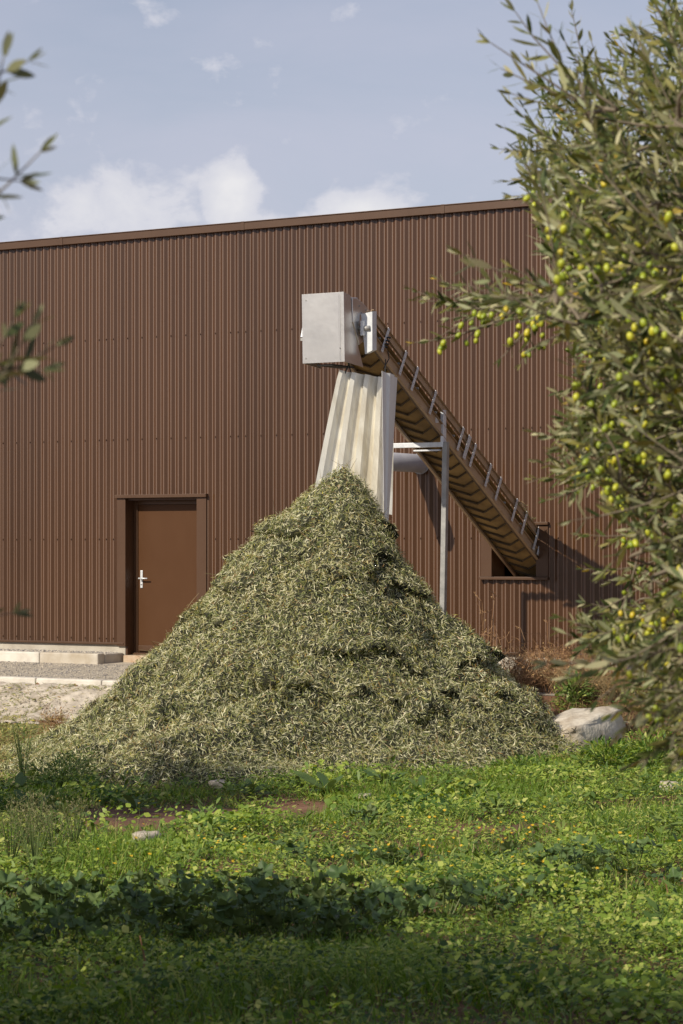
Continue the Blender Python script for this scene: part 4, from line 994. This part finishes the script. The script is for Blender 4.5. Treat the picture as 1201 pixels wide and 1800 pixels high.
Ln = rng.uniform(.012, .028, n) * (1 + .3 * (y > 14))
me = leaves_mesh('sward', np.stack([x, y, H(x, y) + rng.uniform(.002, .02, n)], -1), np.stack([np.cos(an), np.sin(an), rng.normal(.4, .4, n)], -1), np.stack([rng.normal(0, .5, n), rng.normal(0, .5, n), np.ones(n)], -1), Ln, Ln * rng.uniform(.35, .8, n), np.zeros(n), ((0, .4), (1, .6)), rng.random(n) * .5); me.materials.append(M['herb'])
tag(link('sward', me, kind='stuff'), 'fine low growth close to the soil', 'ground cover')
# grass blades
x, y = meadow_pts(150000, 7.0, 24.0); tuft = fbm(x * 1.4, y * 1.4, 81, 3)
kp = keep_cover(x, y) & (rng.random(len(x)) < np.clip((tuft - .34) * 5.0, .12, 1)); x, y = x[kp], y[kp]; tuft = tuft[kp]; n = len(x)
an = rng.uniform(0, 6.28, n); lean = rng.uniform(.15, .8, n)
D_ = np.stack([np.cos(an) * lean, np.sin(an) * lean, np.ones(n)], -1); Nn_ = np.stack([np.cos(an) , np.sin(an), -lean * 0], -1) * -1
Ln = rng.uniform(.05, .15, n) * np.clip(.2 + tuft * 1.9, .55, 1.5)
me = leaves_mesh('grass', np.stack([x, y, H(x, y) - .005], -1), D_, Nn_, Ln, rng.uniform(.004, .0075, n), rng.uniform(-.55, -.1, n), BLADE, rng.random(n)); me.materials.append(M['grass'])
tag(link('grass', me, kind='stuff'), 'green grass blades growing through the meadow', 'grass')
# lance-leaved weeds in clumps
nc = 2200; cx, cy = meadow_pts(nc, 7.2, 25.5); kp = keep_cover(cx, cy) & (rng.random(nc) < .25 + .9 * fbm(cx, cy, 91)); cx, cy = cx[kp], cy[kp]; nc = len(cx); per = 16
cs = rng.uniform(.55, 1.25, nc); x = np.repeat(cx, per); y = np.repeat(cy, per); sc = np.repeat(cs, per); n = len(x)
an = rng.uniform(0, 6.28, n); el = rng.uniform(.15, 1.1, n); lev = rng.random(n)
D_ = np.stack([np.cos(an) * np.cos(el), np.sin(an) * np.cos(el), np.sin(el)], -1); Nn_ = np.stack([-np.cos(an) * np.sin(el), -np.sin(an) * np.sin(el), np.cos(el)], -1) + rng.normal(0, .3, (n, 3)) + SUN * .4
Ln = rng.uniform(.03, .085, n) * sc * np.where(y < 11, .6, 1)
me = leaves_mesh('weed', np.stack([x + np.cos(an) * .02, y + np.sin(an) * .02, H(x, y) + lev * .12 * sc], -1), D_, Nn_, Ln, Ln * rng.uniform(.22, .38, n), rng.uniform(-.5, 0, n), SHAPE4, np.clip(np.repeat(rng.random(nc), per) * .7 + rng.random(n) * .3, 0, .999)); me.materials.append(M['weed'])
tag(link('weed_cover', me, kind='stuff'), 'leafy weeds scattered in tufts through the meadow', 'weeds')

# dry grass between the wall and the slab at the right
n = 26000; s_ = rng.uniform(1.2, 7, n); q_ = rng.uniform(.3, 4.6, n); pt = sq_xy(s_, q_); x, y = pt[:, 0], pt[:, 1]
kp = ~pile_here(x, y) & (rng.random(n) < .4 + fbm(x * 1.3, y * 1.3, 95)); x, y = x[kp], y[kp]; n = len(x)
an = rng.uniform(0, 6.28, n); lean = rng.uniform(.2, 1.6, n)
D_ = np.stack([np.cos(an) * lean, np.sin(an) * lean, np.ones(n)], -1)
me = leaves_mesh('dry_grass', np.stack([x, y, H(x, y) - .005], -1), D_, np.stack([np.cos(an), np.sin(an), np.zeros(n)], -1) * -1, rng.uniform(.08, .22, n), rng.uniform(.004, .008, n), rng.uniform(-.6, 0, n), BLADE, rng.random(n))
me.materials.append(leafmat('dry_grass_blade', [(0, (.16, .10, .045)), (.5, (.27, .18, .085)), (.85, (.36, .27, .14)), (1, (.14, .18, .05))], None, .7, .25))
tag(link('dry_grass', me, kind='stuff'), 'dry brownish grass between the wall and the slab', 'dry grass')

# mallow plants
def mallow_leaf_mesh(sd):
    r0 = random.Random(sd); mb = MB(); n = 30; rim = []; mid = []
    for k in range(n):
        a = -math.pi + .30 + (2 * math.pi - .60) * k / (n - 1); lob = 1 + .13 * math.cos(a * 5 + .3) + .05 * math.cos(a * 15)
        rr_ = lob * (.5 if abs(a) > 2.75 else 1)
        z_ = .10 * math.cos(a * 5) + r0.uniform(-.05, .05)
        rim.append((math.sin(a) * .5 * rr_, math.cos(a) * .5 * rr_, .07 + z_)); mid.append((math.sin(a) * .26 * rr_, math.cos(a) * .26 * rr_, .035 + z_ * .5))
    vs = [(0, 0, 0)] + mid + rim
    fs = [(0, 1 + k, 2 + k) for k in range(n - 1)] + [(1 + k, 1 + n + k, 2 + n + k, 2 + k) for k in range(n - 1)]
    mb.add(vs, fs); me = bpy.data.meshes.new('leaf'); me.from_pydata(mb.v, [], [f[::-1] for f in mb.f]); me.update(); me.materials.append(M['mallow'])
    me.polygons.foreach_set('use_smooth', [True] * len(me.polygons)); return me
mal = [mallow_leaf_mesh(i) for i in range(3)]
def mallow(x, y, size, nl, hgt, label, group):
    z = float(H(x, y)); t = thing('mallow_plant', (x, y, z), label, 'mallow plant', group); mb = MB()
    for i in range(nl):
        a = random.uniform(0, 6.28); rr_ = size * math.sqrt(random.uniform(.02, 1)); hz_ = hgt * random.uniform(.45, 1.05) * (1 - .3 * (rr_ / size) ** 2)
        p = Vector((math.cos(a) * rr_, math.sin(a) * rr_, hz_)); L = random.uniform(.06, .115)
        o = bpy.data.objects.new('leaf', mal[i % 3]); C.objects.link(o); o.parent = t; o.location = p
        o.scale = (L, L, L); o.rotation_euler = (random.gauss(.35, .35), random.gauss(0, .35), random.uniform(0, 6.28))
        mb.tube([(x + math.cos(a) * rr_ * .3, y + math.sin(a) * rr_ * .3, z), (x + p.x * .8, y + p.y * .8, z + hz_ * .6), (x + p.x, y + p.y, z + p.z)], .0025, 4, cap=False)
    mb.build('stem', M['stem'], t)
def mal_at(px, py, Yd): c = at(px, py, Yd); return c.x, c.y
G1 = 'mallow plants in the shaded band'
ORD = ['leftmost', 'second', 'third', 'fourth', 'fifth', 'sixth', 'seventh', 'eighth', 'ninth', 'tenth', 'eleventh', 'twelfth', 'thirteenth']
def ordl(i): return 'leftmost' if i == 0 else ORD[i] + ' from the left'
for row, Yd, pxs_ in (('front', 10.7, range(-30, 640, 66)), ('middle', 11.35, range(-50, 700, 66)), ('back', 12.0, range(-20, 830, 72))):
    for i, px in enumerate(pxs_):
        x_, y_ = mal_at(px + random.uniform(-15, 15), 1600, Yd + random.uniform(-.12, .12))
        mallow(x_, y_, .18, 14, random.uniform(.17, .29), 'mallow plant in the %s row of the shaded leafy band, %s' % (row, ordl(i)), G1)
for i, (px, Yd) in enumerate(((870, 12.2), (900, 13.6), (935, 12.0), (960, 13.2), (1000, 14.0), (1020, 13.5), (1065, 13.2), (1110, 13.7), (1170, 13.2))):
    x_, y_ = mal_at(px, 1600, Yd)
    mallow(x_, y_, .15, 10, random.uniform(.14, .24), 'mallow plant in the sunlit clump at the lower right, ' + ordl(i), 'mallow plants at the right')
for px, Yd, lb in ((510, 14.3, 'lone mallow plant in the middle of the sunlit grass'), (690, 14.0, 'mallow plant right of the lone one in the sunlit grass'), (640, 16.5, 'mallow plant in the bright meadow below the heap'), (870, 17.5, 'mallow plant in the meadow below the right of the heap')):
    x_, y_ = mal_at(px, 1500, Yd); mallow(x_, y_, .13, 8, .15, lb, 'single mallow plants')

# broad rosettes at the foot of the heap
def ros_mesh():
    V, F4 = leaf_arrays(np.zeros((1, 3)), np.array([[0, 1.0, .0]]), np.array([[0, 0, 1.0]]), np.ones(1), np.array([.30]), np.array([-.25]), ((0, .15), (.2, .35), (.45, .85), (.7, 1), (.9, .6), (1, .1)))
    me = mesh_np('leaf', V, F4); me.materials.append(M['mallow']); return me
rosm = ros_mesh()
ros = [(575, 1388, 19.6, .30, 'largest broad-leaved rosette at the foot of the heap, right of the bare soil'), (670, 1375, 20.2, .24, 'broad-leaved rosette just right of the largest one below the heap'), (440, 1392, 19.4, .2, 'small grey-green rosette left of the bare soil below the heap'), (520, 1375, 20, .2, 'rosette pressed against the heap above the bare soil'), (240, 1420, 18.2, .22, 'rosette in the shade on the reddish soil at the left'), (60, 1430, 17.8, .24, 'rosette at the far left below the leaf litter'), (120, 1440, 17.2, .2, 'shaded rosette right of the far left one'), (740, 1385, 19.6, .2, 'rosette at the right of the row below the heap'), (350, 1440, 17.2, .2, 'rosette between the two patches of bare soil'), (30, 1395, 19.2, .22, 'dark rosette under the leaf litter at the left edge')]
for px, py, Yd, L, lb in ros:
    c = at(px, py, Yd); z = float(H(c.x, c.y)); t = thing('rosette_weed', (c.x, c.y, z), lb, 'weed', 'broad-leaved rosettes')
    for k in range(13):
        o = bpy.data.objects.new('leaf', rosm); C.objects.link(o); o.parent = t; l_ = L * random.uniform(.6, 1.1)
        o.location = (0, 0, .02); o.scale = (l_, l_, l_); o.rotation_euler = (random.uniform(.25, .95), random.gauss(0, .25), k * 2.4 + random.gauss(0, .2)); o.rotation_mode = 'XYZ'

# yellow flowers
def flower_mesh():
    mb = MB(); n = 10
    for k in range(n):
        a = 2 * math.pi * k / n; b = a + .5; w = .17
        mb.add([(0, 0, 0), (math.cos(a - w) * .011, math.sin(a - w) * .011, .0035), (math.cos(a) * .015, math.sin(a) * .015, .004), (math.cos(a + w) * .011, math.sin(a + w) * .011, .0035)], [(0, 1, 2, 3)])
    ring = [(math.cos(t) * .005, math.sin(t) * .005, .003) for t in np.arange(6) * math.pi / 3]
    mb.add(ring + [(0, 0, .006)], [(i, (i + 1) % 6, 6) for i in range(6)])
    me = bpy.data.meshes.new('blossom'); me.from_pydata(mb.v, [], mb.f); me.update(); me.materials.append(M['petal']); return me
fm = flower_mesh()
sm = MB().tube([(0, 0, 0), (.004, 0, .5), (0, 0, 1)], [.0014, .0013, .0012], 4); stem_me = bpy.data.meshes.new('stem'); stem_me.from_pydata(sm.v, [], sm.f); stem_me.update(); stem_me.materials.append(M['stem'])
fl = [(random.gauss(850, 170), random.gauss(1478, 24)) for _ in range(64)] + [(random.uniform(150, 600), random.uniform(1440, 1550)) for _ in range(24)] + [(random.uniform(20, 300), random.uniform(1400, 1420)) for _ in range(4)] + [(random.uniform(600, 1150), random.uniform(1400, 1560)) for _ in range(16)]
for px, py in fl:
    if not (8 < px < 1195): continue
    Yd = 14.0
    for _ in range(6):
        hgt = .14; xx = (px - 600) / FPX * Yd; Yd = (CZ - float(H(xx, Yd)) - hgt) * FPX / (py - HY)
    xx = (px - 600) / FPX * Yd; zz = float(H(xx, Yd)); hgt = random.uniform(.12, .19)
    t = thing('yellow_flower', (xx, Yd, zz), 'small yellow daisy-like flower standing in the sunlit meadow', 'flower', 'yellow flowers in the meadow')
    o = bpy.data.objects.new('stem', stem_me); C.objects.link(o); o.parent = t; o.scale = (1, 1, hgt)
    o = bpy.data.objects.new('blossom', fm); C.objects.link(o); o.parent = t; o.location = (0, 0, hgt); k_ = random.uniform(.55, .95); o.scale = (k_,) * 3
    o.rotation_euler = (random.uniform(.0, .7), random.gauss(0, .25), random.gauss(0, .4))

# dry reddish weeds in front of the wall at the right
def dry_weed(px, py, Yd, hgt, spread, nst, mat, label, seedy=None, rad=.0035, group='dry weeds along the wall'):
    c = at(px, py, Yd); z = float(H(c.x, c.y)); t = thing('dry_weed', (c.x, c.y, z), label, 'dry weed', group); mb = MB(); sp = []; sd = []
    for i in range(nst):
        a = random.uniform(0, 6.28); p = Vector((c.x + random.gauss(0, spread * .25), c.y + random.gauss(0, spread * .25), z)); d = Vector((math.cos(a) * spread * .7, math.sin(a) * spread * .7, hgt * random.uniform(.5, 1)))
        pts = [p + d * (k / 4) + Vector((random.gauss(0, .02), random.gauss(0, .02), 0)) * (k > 0) for k in range(5)]
        mb.tube(pts, [rad, rad * .9, rad * .8, rad * .6, rad * .4], 3, cap=False)
        for j in range(6):
            b = pts[random.randint(1, 4)]; e = b + Vector((random.gauss(0, .09), random.gauss(0, .09), random.uniform(.0, .14)))
            m_ = b.lerp(e, .5) + Vector((random.gauss(0, .015), random.gauss(0, .015), random.gauss(0, .015)))
            mb.tube([b, m_, e], [rad * .6, rad * .5, rad * .3], 3, cap=False)
            for _ in range(3): sp.append(b.lerp(e, random.random())); sd.append((random.gauss(0, 1), random.gauss(0, 1), random.gauss(.3, 1)))
    mb.build('stem', mat, t)
    if seedy:
        P = np.array([list(p) for p in sp]); n = len(P); D = np.array(sd); L = rng.uniform(.012, .03, n)
        me = leaves_mesh('seed_head', P, D, rng.normal(size=(n, 3)), L, L * .4, np.zeros(n), SHAPE2, rng.random(n)); me.materials.append(seedy); link('seed_head', me, t, kind='stuff')
M['rust'] = leafmat('rusty_seed', [(0, (.22, .11, .045)), (.5, (.36, .21, .09)), (1, (.46, .32, .15))], None, .8, .1)
lab = ['tangled rust-brown dry weed right beside the heap under the wall', 'tangled rust-brown dry weed second from the heap under the wall', 'tangled rust-brown dry weed third from the heap under the wall', 'tangled rust-brown dry weed next to the olive branches under the wall', 'rust-brown dry weed half hidden behind the olive branches', 'yellowish dry weed above the broken concrete slab', 'yellowish dry weed under the olive branches near the slab', 'rust-brown dry weed against the wall behind the others', 'rust-brown dry weed against the wall below the conveyor opening']
for i_, (px, Yd, hg) in enumerate(((895, 26.2, .42), (930, 26.6, .45), (965, 26.4, .46), (1005, 26.7, .46), (1060, 26.5, .45), (1010, 25.9, .30), (1065, 25.6, .30), (1030, 27.6, .42), (950, 27.8, .42))):
    dry_weed(px, 1190, Yd, hg, .30, 46, M['straw'] if i_ in (5, 6) else M['dry'], lab[i_], M['rust'])
dry_weed(858, 1150, 27.4, 1.05, .14, 7, M['dry'], 'tall thin reddish stalks rising in front of the wall behind the heap', M['rust'], .005)
dry_weed(900, 1150, 27.6, .72, .22, 7, M['dry'], 'branching reddish stalks in front of the wall right of the tallest ones', M['rust'], .005)
dry_weed(975, 1150, 27.6, .75, .25, 8, M['dry'], 'reddish stalks reaching up below the conveyor opening', M['rust'], .005)
dry_weed(1075, 1150, 27.4, .8, .35, 10, M['dry'], 'reddish arching stalks behind the olive branches by the wall', M['rust'], .005)
dry_weed(95, 1265, 25.4, .25, .16, 24, M['dry'], 'small reddish dried weed at the foot of the lime bank on the left', M['rust'], group='dry weeds on the left')
# green bushy weeds
def green_weed(px, py, Yd, hgt, rad, nl, label, mat, Lf=(.03, .08), wf=.3, name='green_weed'):
    c = at(px, py, Yd); z = float(H(c.x, c.y)); t = thing(name, (c.x, c.y, z), label, 'weed', 'bushy weeds'); mb = MB()
    for i in range(12):
        a = random.uniform(0, 6.28); mb.tube([(c.x, c.y, z), (c.x + math.cos(a) * rad * .4, c.y + math.sin(a) * rad * .4, z + hgt * .5), (c.x + math.cos(a) * rad * .8, c.y + math.sin(a) * rad * .8, z + hgt * random.uniform(.7, 1))], [.004, .003, .001], 4, cap=False)
    mb.build('stem', M['stem'], t)
    d = nrm(rng.normal(size=(nl, 3))); rr_ = rng.random(nl) ** .5
    P = np.stack([c.x + d[:, 0] * rad * rr_, c.y + d[:, 1] * rad * rr_, z + hgt * .5 + d[:, 2] * hgt * .5 * rr_], -1)
    D = nrm(d * np.array([1, 1, .3]) + np.array([0, 0, .45]) + rng.normal(0, .4, (nl, 3))); L = rng.uniform(*Lf, nl)
    me = leaves_mesh('foliage', P, D, np.stack([rng.normal(0, .5, nl), rng.normal(0, .5, nl), np.ones(nl)], -1), L, L * wf, rng.normal(-.15, .15, nl), SHAPE4, rng.random(nl)); me.materials.append(mat); link('foliage', me, t, kind='stuff')
green_weed(1065, 1330, 21.8, .30, .30, 700, 'bushy dark green weed below the broken concrete slab at the right', M['herb'])
green_weed(1140, 1310, 22, .36, .34, 800, 'bushy green weed beneath the lowest olive twigs', M['herb'])
green_weed(1008, 1235, 25.6, .34, .2, 260, 'upright leafy green weed above the broken concrete slab', M['weed'], (.06, .13), .22)
green_weed(105, 1390, 19.6, .30, .34, 900, 'dark feathery green bush at the left foot of the heap', M['weed'], (.02, .05), .3)
green_weed(135, 1360, 20.2, .34, .22, 420, 'dark feathery green bush touching the leaf litter at the left', M['weed'], (.02, .05), .3)
green_weed(40, 1330, 20.6, .55, .12, 160, 'thin upright green weed standing in the leaf litter at the left', M['weed'], (.02, .05), .25)
green_weed(915, 1335, 21.8, .12, .26, 400, 'low green weed at the right toe of the heap', M['herb'])
for k_, (px, Yd, hg, lb) in enumerate(((20, 14.0, .42, 'pale seeding weed at the left edge of the sunlit grass'), (60, 13.7, .45, 'pale seeding weed second from the left edge in the sunlit grass'), (95, 14.3, .40, 'pale seeding weed third from the left edge in the sunlit grass'), (130, 15.2, .36, 'pale seeding weed standing behind the others at the left'), (45, 15.0, .4, 'pale seeding weed behind the two at the left edge'))):
    c = at(px, 1500, Yd); z = float(H(c.x, c.y)); t = thing('seeding_weed', (c.x, c.y, z), lb, 'weed', 'pale seeding weeds'); mb = MB(); P = []
    for i in range(16):
        a = random.uniform(0, 6.28); sp = random.uniform(.02, .14); tp = Vector((c.x + math.cos(a) * sp, c.y + math.sin(a) * sp, z + hg * random.uniform(.6, 1)))
        mb.tube([(c.x, c.y, z), tp.lerp(Vector((c.x, c.y, z)), .4), tp], [.003, .0025, .0015], 4, cap=False)
        for _ in range(34): P.append(tp + Vector((random.gauss(0, .022), random.gauss(0, .022), random.gauss(-.04, .05))))
    mb.build('stem', M['stem'], t); P = np.array([list(p) for p in P]); n = len(P); L = rng.uniform(.008, .022, n)
    me = leaves_mesh('seed_head', P, rng.normal(size=(n, 3)) + np.array([0, 0, .6]), rng.normal(size=(n, 3)), L, L * .35, np.zeros(n), SHAPE2, rng.random(n)); me.materials.append(M['seedy']); link('seed_head', me, t, kind='stuff')
for px, py, Yd, hg, lb in ((738, 1505, 14.2, .16, 'dark dead stalk standing in the sunlit meadow among the flowers'), (250, 1790, 9.6, .2, 'dead stalk at the bottom of the shaded meadow'), (1170, 1560, 12.6, .15, 'pale dead stalk at the right edge of the lit grass')):
    c = at(px, py, Yd); z = float(H(c.x, c.y)); t = thing('dead_stalk', (c.x, c.y, z), lb, 'dead stalk', 'dead stalks in the meadow')
    MB().tube([(c.x, c.y, z), (c.x + .01, c.y, z + hg * .5), (c.x - .01, c.y, z + hg)], [.005, .0045, .003], 5).build('stem', M['dry'], t)
# sprigs caught on the conveyor brackets
for px, lb, hh in ((897, 'olive sprig caught on the upper bracket near the wall opening', .30), (917, 'olive sprig caught on the lower bracket near the wall opening', .30)):
    p = cv(r_at(px - 3), .045, hh); t = thing('olive_sprig', p, lb, 'sprig', 'sprigs caught on the conveyor'); mb = MB(); PP = [[], [], [], []]
    for i in range(4):
        e = p + Vector((random.gauss(0, .08), random.gauss(0, .05), random.uniform(-.22, .16))); mb.tube([p, p.lerp(e, .5) + Vector((0, 0, .03)), e], [.003, .0025, .001], 4, cap=False)
        A = twig_leaves(np.array(p), np.array(e), .1, 6, .03, .05, R2)
        for a, q in zip(PP, A[:4]): a.append(q)
    mb.build('stem', M['straw'], t); A = [np.concatenate(a) for a in PP]; n = len(A[0])
    me = leaves_mesh('leaf', A[0], A[1], A[2], A[3], A[3] * .2, np.zeros(n), SHAPE2, rng.random(n)); me.materials.append(M['pileleaf']); link('leaf', me, t, kind='stuff')
